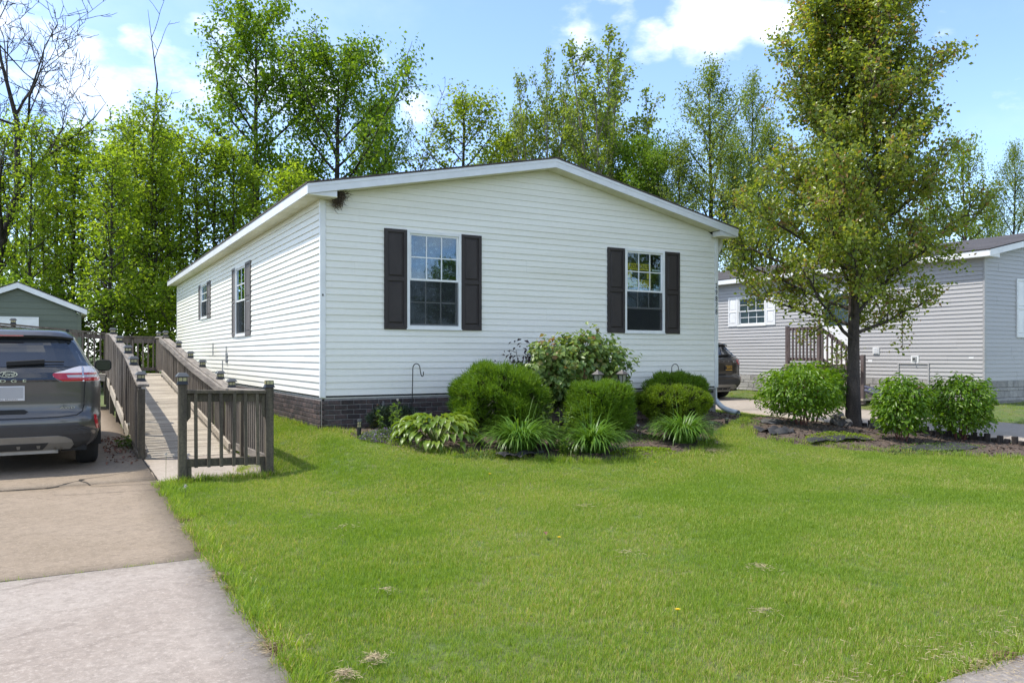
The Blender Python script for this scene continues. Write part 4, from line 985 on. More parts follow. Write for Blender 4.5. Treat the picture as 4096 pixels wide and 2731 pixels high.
def build_suv(label, paint, kind):
    T = empty('parked_suv'); tag(T, label, 'suv')
    zs = []
    for a, b in zip(PZ[:-1], PZ[1:]): zs += [a, (a + b) / 2]
    zs.append(PZ[-1]); rows = []
    for z in zs:
        w, xr, xf = np.interp(z, PZ, PW), np.interp(z, PZ, PX), np.interp(z, PZ, PF); lf = .9; pts = []
        for q in np.linspace(0, 1, 15):   # rear half, centre to right side
            t = math.sin(q * math.pi / 2) ** (2 / NE); c = math.cos(q * math.pi / 2) ** (2 / NE); pts.append((xr + LE * (1 - c), -w * t))
        for q in np.linspace(.12, 1, 8): pts.append((xr + LE + (xf - lf - xr - LE) * q, -w))
        for q in np.linspace(.1, 1, 9):
            t = math.cos(q * math.pi / 2) ** .5; c = math.sin(q * math.pi / 2) ** .8; pts.append((xf - lf + lf * c, -w * t))
        full = pts + [(x, -y) for x, y in pts[-2:0:-1]]
        rows.append([(x, y, z) for x, y in full])
    m = len(rows[0]); V = [p for r in rows for p in r]; F = []
    for i in range(len(rows) - 1):
        for j in range(m): F.append((i * m + j, i * m + (j + 1) % m, (i + 1) * m + (j + 1) % m, (i + 1) * m + j))
    n0 = len(V); last = (len(rows) - 1) * m
    zc = PZ[-1] + .018; V.append((np.mean([p[0] for p in rows[-1]]), 0, zc)); F += [(last + j, last + (j + 1) % m, n0) for j in range(m)]
    V.append((2.4, 0, PZ[0])); F += [((j + 1) % m, j, n0 + 1) for j in range(m)]
    body = np_mesh('body', V, [f for f in F if len(f) == 3], [f for f in F if len(f) == 4], paint, smooth=True)
    link('body', body, T)
    # rear window, spoiler, pillars
    rear_patch('rear_window', densify([(1.245, -.80, .80), (1.30, -.795, .795), (1.42, -.735, .735), (1.53, -.672, .672), (1.585, -.60, .60)]), MT['carglass'], T, .006, 16)
    sp = MB(); n = 12
    for k in range(n + 1):
        y = -.66 + 1.32 * k / n; e = .10 * (abs(y) / .66) ** 4
        sp.v += [(.405 + e, y, 1.598 - e * .3), (.375 + e, y, 1.625 - e * .3), (.40 + e, y, 1.648 - e * .3), (.80, y * .95, 1.695 - .05 * (abs(y) / .66) ** 2)]
    for k in range(n): sp.f += [(4 * k + i, 4 * k + i + 1, 4 * k + 5 + i, 4 * k + 4 + i) for i in range(3)]
    sp.f += [(0, 1, 2, 3), (4 * n, 4 * n + 1, 4 * n + 2, 4 * n + 3)] + [(4 * k + 3, 4 * k, 4 * k + 4, 4 * k + 7) for k in range(n)]
    sp.build('spoiler', paint, T, smooth=False)
    mb = MB(); mb.box((.372, -.14, 1.612), (.384, .14, 1.624)); mb.build('brake_lamp', MT['tailred'], T)
    for s in (-1, 1):
        mb = MB(); mb.bar((1.0, s * .60, 1.70), (2.6, s * .60, 1.705), .035, .035); mb.build('roof_rail', MT['black'], T)
        # side glass
        mb = MB()
        for a, b in ((1.05, 1.95), (2.0, 2.85)):
            q = lambda x, z: (x, s * (np.interp(z, PZ, PW) + .004), z)
            mb.add([q(a + .0, 1.25), q(b, 1.25), q(b - .05, 1.36), q(b - .12, 1.48), q(b - .22, 1.59), q(a + .2, 1.59), q(a + .12, 1.48), q(a + .05, 1.36)], [(0, 1, 2, 7), (7, 2, 3, 6), (6, 3, 4, 5)])
        mb.build('side_window', MT['carglass'], T)
        # mirror: arm, shell and glass
        mb = MB(); cx, cy, cz = 2.86, s * 1.085, 1.235
        mi = MB(); pts = [(cy + s * .0 + .115 * math.copysign(abs(math.cos(t)) ** .55, math.cos(t)), cz + .085 * math.copysign(abs(math.sin(t)) ** .6, math.sin(t))) for t in np.linspace(0, 2 * math.pi, 20)[:-1]]
        mi.prism(pts, cx, cx + .12, 0); mi.bar((cx + .06, s * .93, 1.19), (cx + .06, s * 1.02, 1.19), .08, .05); mm = mi.build('mirror', MT['black'], T, bevel=.006)
        g_ = MB(); g_.prism([(cy + (y - cy) * .86, cz + (z - cz) * .86) for y, z in pts], cx - .004, cx - .001, 0); g_.build('mirror_glass', MT['carglass'], mm)
    # tail lamps
    for s in (-1, 1):
        if kind == 'a':
            R = lambda rows: [(z, s * a, s * b) for z, a, b in rows]
            lt = rear_patch('tail_lamp', densify(R([(1.075, .56, .94), (1.10, .50, .949), (1.135, .445, .950), (1.175, .46, .945), (1.20, .56, .930), (1.235, .66, .885), (1.25, .72, .862)]), 2), MT['tailwhite'], T, .006, 14)
            rear_patch('red_strip', densify(R([(1.078, .555, .925), (1.10, .498, .935), (1.118, .47, .935)]), 2), MT['tailred'], lt, .011, 14, .004)
            rear_patch('red_strip', densify(R([(1.118, .465, .60), (1.150, .44, .585)]), 2), MT['tailred'], lt, .011, 8, .004)
            rear_patch('red_strip', densify(R([(1.150, .44, .90), (1.172, .455, .90)]), 2), MT['tailred'], lt, .0115, 14, .004)
            rear_patch('bar', densify(R([(1.075, .752, .768), (1.24, .742, .758)]), 3), MT['tailchrome'], lt, .014, 2, .006)
        else:
            R = lambda rows: [(z, s * a, s * b) for z, a, b in rows]
            lt = rear_patch('tail_lamp', densify(R([(1.02, .74, .945), (1.08, .66, .950), (1.15, .64, .940), (1.17, .68, .93)]), 2), MT['tailred'], T, .008, 10)
            rear_patch('clear_strip', densify(R([(1.07, .74, .93), (1.12, .72, .93)]), 2), MT['tailwhite'], lt, .013, 8, .004)
        rear_patch('reflector', densify([(.50, s * .905, s * .935), (.56, s * .89, s * .922), (.67, s * .872, s * .90)], 2), MT['tailred'], T, .006, 3)
    # black panel between the lamps (first car), tailgate seam, bumper trims
    if kind == 'a': rear_patch('trim_panel', densify([(1.075, -.52, .52), (1.12, -.46, .46), (1.16, -.46, .46), (1.20, -.55, .55), (1.235, -.66, .66)], 2), MT['gloss_black'], T, .003, 14, .006)
    seam = [(-.80, 1.22), (-.775, 1.0), (-.77, .80), (-.755, .72), (-.69, .675), (-.5, .66), (0, .652), (.5, .66), (.69, .675), (.755, .72), (.77, .80), (.775, 1.0), (.80, 1.22)]
    fine = []
    for (a, b), (c, d) in zip(seam[:-1], seam[1:]):
        for k in range(4): fine.append((a + (c - a) * k / 4, b + (d - b) * k / 4))
    fine.append(seam[-1])
    mb = MB(); mb.tube([rear_pt(y, z, .0015) for y, z in fine], .0055, 5); mb.build('tailgate_seam', MT['black'], T)
    rear_patch('bumper_lower', densify([(.30, -.86, .86), (.36, -.90, .90), (.42, -.925, .925), (.49, -.90, .90), (.545, -.76, .76), (.585, -.70, .70)], 2), MT['cladding'], T, .006, 24)
    rear_patch('skid_plate', densify([(.27, -.62, .62), (.33, -.66, .66), (.39, -.64, .64), (.425, -.58, .58), (.445, -.50, .50)], 2), MT['diffuser'], T, .014, 18)
    rear_patch('skid_recess', densify([(.285, -.34, .34), (.335, -.38, .38), (.365, -.40, .40)], 2), MT['cladding'], T, .019, 12, .006)
    mb = MB()
    for y in (-.3, -.1, .1, .3):
        mb.add([rear_pt(y - .02, .345, .024), rear_pt(y + .02, .345, .024), rear_pt(y + .014, .305, .024), rear_pt(y - .014, .305, .024)], [(0, 1, 2, 3)])
    mb.build('skid_rib', MT['diffuser'], T)
    rear_patch('handle_recess', densify([(.705, -.17, .17), (.73, -.20, .20), (.755, -.16, .16)], 2), MT['black'], T, .004, 8)
    # wiper
    wm = MB(); a, b = rear_pt(.02, 1.265, .03), rear_pt(-.36, 1.285, .035); wm.bar(a, b, .05, .055); c = rear_pt(-.56, 1.285, .03); wm.bar(b, c, .014, .018); wm.build('wiper', MT['black'], T, bevel=.006)
    # badge, lettering, plate
    if kind == 'a':
        bg_ = MB(); x = rear_pt(0, 1.165, .012)[0]
        ov = [(.093 * math.cos(t), 1.165 + .036 * math.sin(t)) for t in np.linspace(0, 2 * math.pi, 29)[:-1]]; bg_.prism(ov, x - .004, x + .012, 0); bo = bg_.build('badge', MT['chrome'], T)
        bg_ = MB(); bg_.prism([(y * .90, 1.165 + (z - 1.165) * .84) for y, z in ov], x - .007, x - .0042, 0); bg_.build('badge_field', MT['badgeblue'], bo)
        text('badge_lettering', 'Ford', .060, MT['chrome'], bo, (x - .0075, 0, 1.165), (math.pi / 2, 0, -math.pi / 2), .0008, sx=1.05, shear=.35)
        for k, ch in enumerate('EDGE'): text('lettering', ch, .046, MT['chrome'], T, (rear_pt(0, 1.085, .016)[0], .165 - .105 * k - .012, 1.088), (math.pi / 2, 0, -math.pi / 2), .002, sx=1.9)
        text('lettering', 'AWD', .035, MT['chrome'], T, (rear_pt(-.58, .755, .012)[0], -.60, .765), (math.pi / 2, 0, -math.pi / 2 - .06), .0015, sx=1.8)
        PWd, PH, pzc = .165, .085, .945
    else:
        for k, ch in enumerate('ESCAPE'): text('lettering', ch, .050, MT['chrome'], T, (rear_pt(-.5, 1.11, .016)[0], .47 - .19 * k, 1.115), (math.pi / 2, 0, -math.pi / 2), .002, sx=1.5)
        text('lettering', 'AWD', .04, MT['chrome'], T, (rear_pt(-.62, .74, .012)[0], -.68, .76), (math.pi / 2, 0, -math.pi / 2), .0015, sx=1.6)
        PWd, PH, pzc = .155, .08, .925
    x = rear_pt(0, pzc, .012)[0]
    yc = 0 if kind == 'a' else -.30
    x = rear_pt(yc, pzc, .012)[0]
    mb = MB(); mb.box((x - .006, yc - PWd, pzc - PH), (x + .03, yc + PWd, pzc + PH)); pf = mb.build('plate_frame', MT['plateframe' if kind == 'a' else 'plateblack'], T, bevel=.004)
    mb = MB(); mb.box((x - .009, yc - PWd + .014, pzc - PH + .028), (x - .0062, yc + PWd - .014, pzc + PH - .012)); mb.build('plate', MT['platewhite' if kind == 'a' else 'plateblack'], pf)
    if kind == 'a': text('lettering', 'BILL BROWN', .026, MT['platetext'], pf, (x - .0068, .0, pzc - PH + .014), (math.pi / 2, 0, -math.pi / 2), .0004, sx=1.25)
    else:
        text('lettering', 'BW35', .085, MT['plateyellow'], pf, (x - .0105, yc - .02, pzc + .005), (math.pi / 2, 0, -math.pi / 2), .0006)
        mb = MB(); mb.box((x - .0105, yc - .13, pzc - .066), (x - .0092, yc + .13, pzc - .050)); mb.box((x - .0105, yc - .13, pzc + .056), (x - .0092, yc + .13, pzc + .066)); mb.build('plate_band', MT['plateyellow'], pf)
    # exhausts
    for s in (-1, 1):
        mb = MB(); mb.tube([(.02 + .10, s * .50, .285), (.30, s * .47, .30)], .038, 10); mb.build('exhaust', MT['exhaust'], T, smooth=True)
    mb = MB(); mb.box((.16, -.50, .225), (.24, .50, .272)); mb.build('hitch_bar', MT['diffuser'], T)
    mb = MB(); mb.box((.22, -.80, .24), (4.4, .80, .30)); mb.build('underbody', MT['black'], T)
    # wheels
    prof = [(.02, .20), (.0, .24), (.0, .31), (.02, .355), (.06, .368), (.125, .370), (.19, .368), (.23, .355), (.25, .31), (.25, .24), (.23, .20)]
    na = 28; V, F = [], []
    for i in range(na):
        a = 2 * math.pi * i / na
        for w_, r_ in prof: V.append((r_ * math.cos(a), w_ - .125, r_ * math.sin(a)))
    k = len(prof)
    for i in range(na):
        for j in range(k - 1): F.append((i * k + j, ((i + 1) % na) * k + j, ((i + 1) % na) * k + j + 1, i * k + j + 1))
    tyre_me = np_mesh('tyre', V, None, F, MT['tyre'], smooth=True)
    rm = MB(); rm.prism([(.235 * math.cos(t), .235 * math.sin(t)) for t in np.linspace(0, 2 * math.pi, 25)[:-1]], -.10, .10, 1)
    for i in range(5):
        a = i * 2 * math.pi / 5; rm.bar((.05 * math.cos(a), -.108, .05 * math.sin(a)), (.22 * math.cos(a), -.108, .22 * math.sin(a)), .05, .03); rm.bar((.05 * math.cos(a), .108, .05 * math.sin(a)), (.22 * math.cos(a), .108, .22 * math.sin(a)), .05, .03)
    rim_me = rm.mesh('rim', MT['rim'])
    for x in (.96, 3.80):
        for s in (-1, 1):
            w_ = link('wheel', tyre_me, T, (x, s * .818, .370)); link('rim', rim_me, w_)
            ar = MB(); ar.prism([(x + .40 * math.cos(t), .37 + .40 * math.sin(t)) for t in np.linspace(-.25, math.pi + .25, 20)], s * .80, s * .968, 1); ar.build('wheel_arch', MT['black'], T)
    return T
S1 = build_suv('dark grey SUV parked on the left driveway with its tail to the viewer', MT['paint_grey'], 'a')
S1.location = (-3.905, -.99, gz(-3.9, -.1) + .0); S1.rotation_euler = (0, 0, math.pi / 2 + .0)
S2 = build_suv('bronze grey SUV with a black and gold plate, half hidden behind the white house', MT['paint_bronze'], 'b')
S2.location = (12.95, 4.95, gz(12.4, 6)); S2.rotation_euler = (0, 0, math.pi / 2); S2.scale = (.97, .97, .97)

# ================================================================== trees
L_wood = leaf_mat('young_maple_leaf', (.135, .22, .018), (.285, .38, .038), trans=.62)
L_oak = leaf_mat('oak_leaf', (.085, .165, .012), (.19, .29, .025), trans=.55)
L_poplar = leaf_mat('poplar_leaf', (.12, .18, .03), (.23, .29, .055), trans=.54)
L_ash = leaf_mat('ash_leaf', (.125, .19, .035), (.22, .28, .06), trans=.54)
L_yel = leaf_mat('yellow_green_leaf', (.13, .20, .014), (.25, .32, .03), trans=.55)
L_pear = leaf_mat('pear_leaf', (.115, .18, .022), (.25, .305, .055), (.25, .155, .075), trans=.54, rough=.32, spec=.5, tcol=(1.8, 1.6, .7))
def pr_col(q): return (min(1, q / .12) ** .7 * (1 - .55 * q ** 1.6))
def pr_oval(q): return max(.12, math.sin(math.pi * min(.98, .12 + .84 * q)) ** .7)
def pr_top(q): return max(.1, (.45 + .75 * math.sin(math.pi * min(1, q * .9 + .12))) * (1 - q ** 5))
def pr_pear(q): return float(np.interp(q, [0, .10, .2, .31, .42, .6, .75, .9, 1], [1.85, 2.4, 2.3, 2.0, 1.8, 1.65, 1.25, .75, .25]))
wood = [gen_tree('m', 20 + i, 10.5, .085, .10, 1.6, pr_col, 36, L_wood, MT['barkdark'], up=.75, per=25, lsize=.15, cl=.22, sub=4, aspect=.62, dens_lo=.22, wob=.012) for i in range(3)]
oak = [gen_tree('o', 40, 17.0, .26, .30, 4.3, pr_oval, 28, L_oak, MT['barkdark'], up=.55, per=58, lsize=.185, cl=.32, sub=9, aspect=.75, wob=.02, subl=.34),
       gen_tree('o', 43, 15.0, .26, .28, 4.9, pr_oval, 26, L_oak, MT['barkdark'], up=.6, per=58, lsize=.185, cl=.32, sub=9, aspect=.75, wob=.03, subl=.34),
       gen_tree('o', 47, 12.5, .2, .3, 3.4, pr_oval, 22, L_yel, MT['barkdark'], up=.6, per=34, lsize=.16, cl=.28, sub=8, aspect=.75, wob=.03, subl=.36)]
poplar = gen_tree('p', 51, 17.0, .15, .38, 2.2, pr_oval, 14, L_poplar, MT['barkpale'], up=1.12, per=22, lsize=.155, cl=.17, sub=6, aspect=.85, wob=.012, subl=.32,
                  stems=[(0, 0, 1.0, .02, 0), (1, 0, .97, .13, .03), (-1, .5, .92, -.12, .05), (.5, -1, .85, .22, -.06), (-1, -1, .80, -.22, -.05)])
ash = [gen_tree('a', 60 + i, 15.5, .19, .16, 3.0, pr_top, 30, L_ash, MT['barkdark'], up=.7, per=52, lsize=.145, cl=.32, sub=8, aspect=.55, wob=.02, subl=.36) for i in range(2)]
bushy = [gen_tree('b', 70 + i, 4.2, .05, .03, 1.5, pr_oval, 20, L_wood if i else L_oak, MT['twig'], up=.7, per=20, lsize=.17, cl=.26, sub=5, aspect=.6) for i in range(2)]
def dead_tree(seed, H, r0, base, R, nl, lean):
    rng = np.random.default_rng(seed); paths = []
    def grow(p, d, ln, r, lev):
        m = 7; s = np.linspace(0, 1, m); P = p + d * (ln * s)[:, None] + np.cumsum(rng.normal(0, .035 * ln, (m, 3)), 0) * s[:, None] + np.array([0, 0, .10 * ln]) * (s ** 2)[:, None]
        paths.append((P, r * (1 - s) ** .8 + .006, 8 if lev == 0 else (5 if lev == 1 else 3)))
        if lev >= 4: return
        n = nl[lev]
        for i in range(n):
            g = base + (1 - base) * (i + rng.uniform(.1, .9)) / n if lev == 0 else .2 + .8 * (i + rng.uniform(0, 1)) / n
            b0 = np.array([np.interp(g, s, P[:, a]) for a in range(3)])
            q = norm(d * .75 + rng.normal(0, .62, 3) + np.array([0, 0, .12]))
            grow(b0, q, (R if lev == 0 else ln * .5) * rng.uniform(.5, 1.1), max(.008, r * (1 - g) ** .8 * .6), lev + 1)
    grow(np.zeros(3), norm(np.array([lean[0], lean[1], 1.])), H, r0, 0)
    V, F, o = [], [], 0
    for n in (8, 5, 3):
        sel = [(p, r) for p, r, m in paths if m == n]
        if sel: v, f = tube_arrays(sel, n); V.append(v); F.append(f + o); o += len(v)
    return np_mesh('trunk', np.concatenate(V), None, np.concatenate(F), MT['barkdark'], smooth=True)
TREES = [
    ('w0', -6.48, 23.28, 9.68, 0.83, 0.42, 'slender young leafy tree in the wood behind the shed and ramp', 'young trees in the wood on the left'),
    ('w1', -5.54, 27.64, 10.66, 1.13, 1.39, 'slender young leafy tree in the wood behind the shed and ramp', 'young trees in the wood on the left'),
    ('w2', -4.44, 22.92, 9.98, 0.8, 1.35, 'slender young leafy tree in the wood behind the shed and ramp', 'young trees in the wood on the left'),
    ('w0', -3.59, 29.58, 11.35, 1.15, 1.21, 'slender young leafy tree in the wood behind the shed and ramp', 'young trees in the wood on the left'),
    ('w1', -3.0, 24.87, 10.34, 1.18, 5.53, 'slender young leafy tree in the wood behind the shed and ramp', 'young trees in the wood on the left'),
    ('w2', -2.61, 30.29, 11.86, 1.0, 1.12, 'slender young leafy tree in the wood behind the shed and ramp', 'young trees in the wood on the left'),
    ('w0', -1.93, 22.94, 9.35, 1.18, 3.44, 'slender young leafy tree in the wood behind the shed and ramp', 'young trees in the wood on the left'),
    ('w1', -1.02, 29.64, 11.44, 1.19, 5.33, 'slender young leafy tree in the wood behind the shed and ramp', 'young trees in the wood on the left'),
    ('w2', -0.37, 22.4, 11.19, 0.97, 1.01, 'slender young leafy tree in the wood behind the shed and ramp', 'young trees in the wood on the left'),
    ('w0', -0.8, 24.47, 11.14, 0.77, 3.93, 'slender young leafy tree in the wood behind the shed and ramp', 'young trees in the wood on the left'),
    ('w1', 0.48, 25.92, 11.29, 0.92, 6.26, 'slender young leafy tree in the wood behind the shed and ramp', 'young trees in the wood on the left'),
    ('w2', 0.91, 23.97, 10.48, 1.07, 1.74, 'slender young leafy tree in the wood behind the shed and ramp', 'young trees in the wood on the left'),
    ('w0', 1.47, 22.88, 10.03, 1.03, 5.68, 'slender young leafy tree in the wood behind the shed and ramp', 'young trees in the wood on the left'),
    ('w1', 2.03, 22.87, 10.04, 1.13, 3.86, 'slender young leafy tree in the wood behind the shed and ramp', 'young trees in the wood on the left'),
    ('w2', 2.73, 22.56, 9.79, 0.98, 0.27, 'slender young leafy tree in the wood behind the shed and ramp', 'young trees in the wood on the left'),
    ('w0', 3.62, 22.35, 8.92, 1.12, 6.03, 'slender young leafy tree in the wood behind the shed and ramp', 'young trees in the wood on the left'),
    ('w1', -6.53, 31.06, 11.42, 1.14, 2.58, 'slender young leafy tree in the wood behind the shed and ramp', 'young trees in the wood on the left'),
    ('w2', 5.33, 25.86, 9.4, 0.9, 1.2, 'slender young leafy tree in the wood behind the shed and ramp', 'young trees in the wood on the left'),
    ('w0', 5.11, 22.62, 9.06, 1.23, 2.08, 'slender young leafy tree in the wood behind the shed and ramp', 'young trees in the wood on the left'),
    ('w1', 5.94, 24.02, 9.43, 1.14, 2.28, 'slender young leafy tree in the wood behind the shed and ramp', 'young trees in the wood on the left'),
    ('w2', -3.47, 31.89, 10.97, 0.96, 1.31, 'slender young leafy tree in the wood behind the shed and ramp', 'young trees in the wood on the left'),
    ('w0', -0.69, 30.13, 12.27, 1.09, 0.94, 'slender young leafy tree in the wood behind the shed and ramp', 'young trees in the wood on the left'),
    ('w1', 1.26, 31.02, 12.2, 1.25, 0.77, 'slender young leafy tree in the wood behind the shed and ramp', 'young trees in the wood on the left'),
    ('w2', -7.93, 31.78, 11.63, 1.24, 3.0, 'slender young leafy tree in the wood behind the shed and ramp', 'young trees in the wood on the left'),
    ('w0', -5.22, 32.03, 12.24, 0.96, 1.56, 'slender young leafy tree in the wood behind the shed and ramp', 'young trees in the wood on the left'),
    ('w1', -3.96, 24.05, 8.8, 0.77, 1.6, 'slender young leafy tree in the wood behind the shed and ramp', 'young trees in the wood on the left'),
    ('w2', -1.91, 20.02, 8.4, 1.18, 0.89, 'slender young leafy tree in the wood behind the shed and ramp', 'young trees in the wood on the left'),
    ('w0', -0.22, 22.37, 8.83, 1.25, 2.53, 'slender young leafy tree in the wood behind the shed and ramp', 'young trees in the wood on the left'),
    ('b0', -5.06, 20.28, 3.68, 1.1, 3.1, 'leafy undergrowth bush at the foot of the left wood', 'undergrowth bushes'),
    ('b0', -3.94, 23.09, 3.68, 1.1, 2.7, 'leafy undergrowth bush at the foot of the left wood', 'undergrowth bushes'),
    ('b0', -2.06, 19.73, 3.25, 1.1, 2.11, 'leafy undergrowth bush at the foot of the left wood', 'undergrowth bushes'),
    ('b1', -0.81, 21.32, 4.05, 1.1, 5.02, 'leafy undergrowth bush at the foot of the left wood', 'undergrowth bushes'),
    ('b1', 0.14, 19.63, 3.78, 1.1, 5.12, 'leafy undergrowth bush at the foot of the left wood', 'undergrowth bushes'),
    ('b0', -5.74, 21.81, 4.04, 1.1, 4.11, 'leafy undergrowth bush at the foot of the left wood', 'undergrowth bushes'),
    ('o0', 5.19, 29.41, 18.55, 0.86, 4.31, 'tallest oak, rising behind the left slope of the white roof', None),
    ('o1', 8.7, 27.42, 16.41, 0.84, 1.68, 'broad dark-limbed oak behind the white house, right of the tallest oak', None),
    ('o1', 11.96, 30.18, 15.09, 0.45, 5.8, 'smaller oak filling the right side of the broad oak behind the roof', None),
    ('o2', 15.06, 26.12, 14.66, 0.95, 6.01, 'bushy tree standing alone over the left roof slope beside the peak', None),
    ('p', 20.54, 20.71, 17.73, 1.0, 0.47, 'tall open poplar with many upright stems behind the roof ridge', None),
    ('p', 18.33, 23.12, 16.92, 0.66, 6.1, 'lower thin poplar left of the tall one, behind the roof peak', None),
    ('o2', 18.83, 26.28, 14.4, 0.75, 6.04, 'yellow-green tree left of the lower poplar, over the roof peak', 'yellow-green trees behind the poplars'),
    ('o2', 20.76, 25.19, 14.95, 0.75, 4.2, 'yellow-green tree between the two poplars', 'yellow-green trees behind the poplars'),
    ('o2', 22.92, 25.12, 14.84, 0.75, 0.28, 'yellow-green tree right behind the tall poplar', 'yellow-green trees behind the poplars'),
    ('o2', 18.35, 27.7, 13.42, 0.75, 5.65, 'lowest yellow-green tree, just left of the roof peak', 'yellow-green trees behind the poplars'),
    ('o1', 21.12, 19.24, 11.42, 0.7, 0.8, 'low green tree over the right roof slope, nearer the peak', 'low trees over the right roof slope'),
    ('o1', 21.64, 17.8, 10.56, 0.7, 6.08, 'low green tree over the right roof slope, nearer the eave', 'low trees over the right roof slope'),
    ('a0', 23.52, 16.73, 15.35, 0.85, 4.19, 'tall narrow feathery tree right of the white house roof', None),
    ('a1', 26.9, 17.11, 15.65, 0.6, 0.38, 'second feathery tree between the roof end and the pear tree', None),
    ('a1', 21.69, 16.62, 11.25, 0.85, 1.05, 'bushy tree at the left foot of the tall narrow feathery tree', 'trees filling in behind the pear tree'),
    ('a1', 23.09, 14.68, 10.98, 0.85, 3.99, 'bushy tree at the right foot of the tall narrow feathery tree', 'trees filling in behind the pear tree'),
    ('a1', 26.12, 15.26, 12.48, 0.85, 3.57, 'bushy tree meeting the left edge of the pear crown', 'trees filling in behind the pear tree'),
    ('a0', 30.08, 15.31, 13.07, 0.9, 4.69, 'tree glimpsed through the pear crown, left of the trunk', 'trees behind the pear tree'),
    ('a0', 33.17, 14.71, 11.82, 0.9, 5.82, 'tree glimpsed through the pear crown, right of the trunk', 'trees behind the pear tree'),
    ('o2', 38.09, 13.07, 12.47, 0.6, 1.37, 'light green tree with forked trunk right of the pear tree', None),
    ('a0', 40.51, 11.71, 12.61, 0.62, 0.02, 'pale feathery tree at the right edge above the grey roof', None),
    ('a1', 38.49, 15.14, 11.21, 0.8, 5.79, 'low pale tree against the right edge of the pear crown', 'low trees over the grey roof'),
    ('a1', 42.41, 14.08, 10.59, 0.8, 0.08, 'lowest pale tree over the grey roof, between two taller ones', 'low trees over the grey roof'),
]
rt = random.Random(9)
seen = {}
KIND = {'w0': ('young_tree', wood[0], 10.5), 'w1': ('young_tree', wood[1], 10.5), 'w2': ('young_tree', wood[2], 10.5), 'o0': ('oak_tree', oak[0], 17.), 'o1': ('oak_tree', oak[1], 15.), 'o2': ('oak_tree', oak[2], 12.5),
        'p': ('poplar_tree', poplar, 17.), 'a0': ('ash_tree', ash[0], 15.5), 'a1': ('ash_tree', ash[1], 15.5), 'b0': ('undergrowth_bush', bushy[0], 4.2), 'b1': ('undergrowth_bush', bushy[1], 4.2)}
for kd, u, v, H, wd, rzz, lab, grp in TREES:
    nm, me, h0 = KIND[kd]; s = H / h0
    cat = 'bush' if kd[0] == 'b' else 'tree'
    if kd not in seen:
        seen[kd] = tree(nm, me, (u, v, gz(u, v) - .05), lab, grp, cat, rzz, (s * wd, s * wd, s))
    else:
        o = dup(seen[kd], (u, v, gz(u, v) - .05), rzz, (s * wd, s * wd, s), lab)
        if grp: o['group'] = grp
        elif 'group' in o: del o['group']
# bare trees
dt = empty('dead_tree', (0, 0, 0)); tag(dt, 'tall leafless tree with long bare branches at the far left', 'tree')
dt.location = (-5.9, 26.4, -.2); link('trunk', dead_tree(5, 15.5, .22, .34, 5.2, (12, 7, 5, 3), (.10, -.04)), dt)
sn = empty('dead_tree', (.1, 26.5, -.2)); tag(sn, 'thin dead snag with two bare tops rising above the young wood', 'tree'); link('trunk', dead_tree(8, 14.6, .12, .66, 2.6, (4, 2, 0, 0), (.02, .0)), sn)
dd_ = empty('dead_tree', (13.8, 25.7, -.2)); tag(dd_, 'grey half-bare tree with drooping dead boughs behind the roof, left of the poplars', 'tree'); link('trunk', dead_tree(17, 9.6, .16, .45, 3.4, (9, 6, 4, 2), (-.06, .0)), dd_)
# street-side trees across the road: they show in the window panes
for (u, v, H, wd, kd) in ((15.6, -27, 6.6, 1.5, 'o1'), (27, -25, 12, 1.1, 'a1'), (23.5, -31, 13, 1.2, 'o1'), (4, -36, 9, 1.0, 'o1')):
    nm, me, h0 = KIND[kd]; s = H / h0
    o = dup(seen[kd], (u, v, gz(u, v)), rt.uniform(0, 6), (s * wd, s * wd, s), 'leafy tree across the street, mirrored in the front windows'); o['group'] = 'trees across the street'
# the pear tree in the right bed
pear_m = gen_tree('pear', 91, 10.3, .115, .150, 1.0, pr_pear, 110, L_pear, MT['bark'], up=.85, per=112, lsize=.074, cl=.11, sub=4.4, limb=.30, el0=.42, aspect=.72, wob=.008, subl=.40, updir=.45, fold=.12)
tree('pear_tree', pear_m, (9.95, -1.62, gz(9.95, -1.62) - .03), 'big pyramidal pear tree with bronze-tinged leaves standing in the right flower bed', None, 'tree', .6)

# ================================================================== beds
def blob(name, poly, dz, mat, label, bump, seed, res=.07, inset=.12):
    """mounded sheet over a closed outline"""
    P = np.array(poly); rng = np.random.default_rng(seed)
    us = np.arange(P[:, 0].min(), P[:, 0].max() + res, res); vs = np.arange(P[:, 1].min(), P[:, 1].max() + res, res)
    U, V = np.meshgrid(us, vs)
    def dist(x, y):
        ins = np.zeros(x.shape, bool); dm = np.full(x.shape, 1e9); n = len(P)
        for i in range(n):
            a, b = P[i], P[(i + 1) % n]
            c = ((a[1] > y) != (b[1] > y)) & (x < (b[0] - a[0]) * (y - a[1]) / (b[1] - a[1] + 1e-12) + a[0]); ins ^= c
            ab = b - a; t = np.clip(((x - a[0]) * ab[0] + (y - a[1]) * ab[1]) / (ab @ ab), 0, 1); dm = np.minimum(dm, np.hypot(x - a[0] - t * ab[0], y - a[1] - t * ab[1]))
        return np.where(ins, dm, -dm)
    D = dist(U, V); Z = ground(U, V) - .045 + np.clip(D / inset, -.5, 1) * (.05 + dz) + rng.normal(0, bump, U.shape) * (D > 0)
    n, m = U.shape; Pt = np.stack([U, V, Z], -1).reshape(-1, 3); i = (np.arange(n - 1)[:, None] * m + np.arange(m - 1)[None, :]).ravel(); F = np.stack([i, i + 1, i + m + 1, i + m], -1)
    F = F[(D.reshape(-1)[F] > -.06).all(1)]
    o = link(name, np_mesh(name, Pt, None, F, mat, smooth=True)); tag(o, label, kind='structure'); return dist
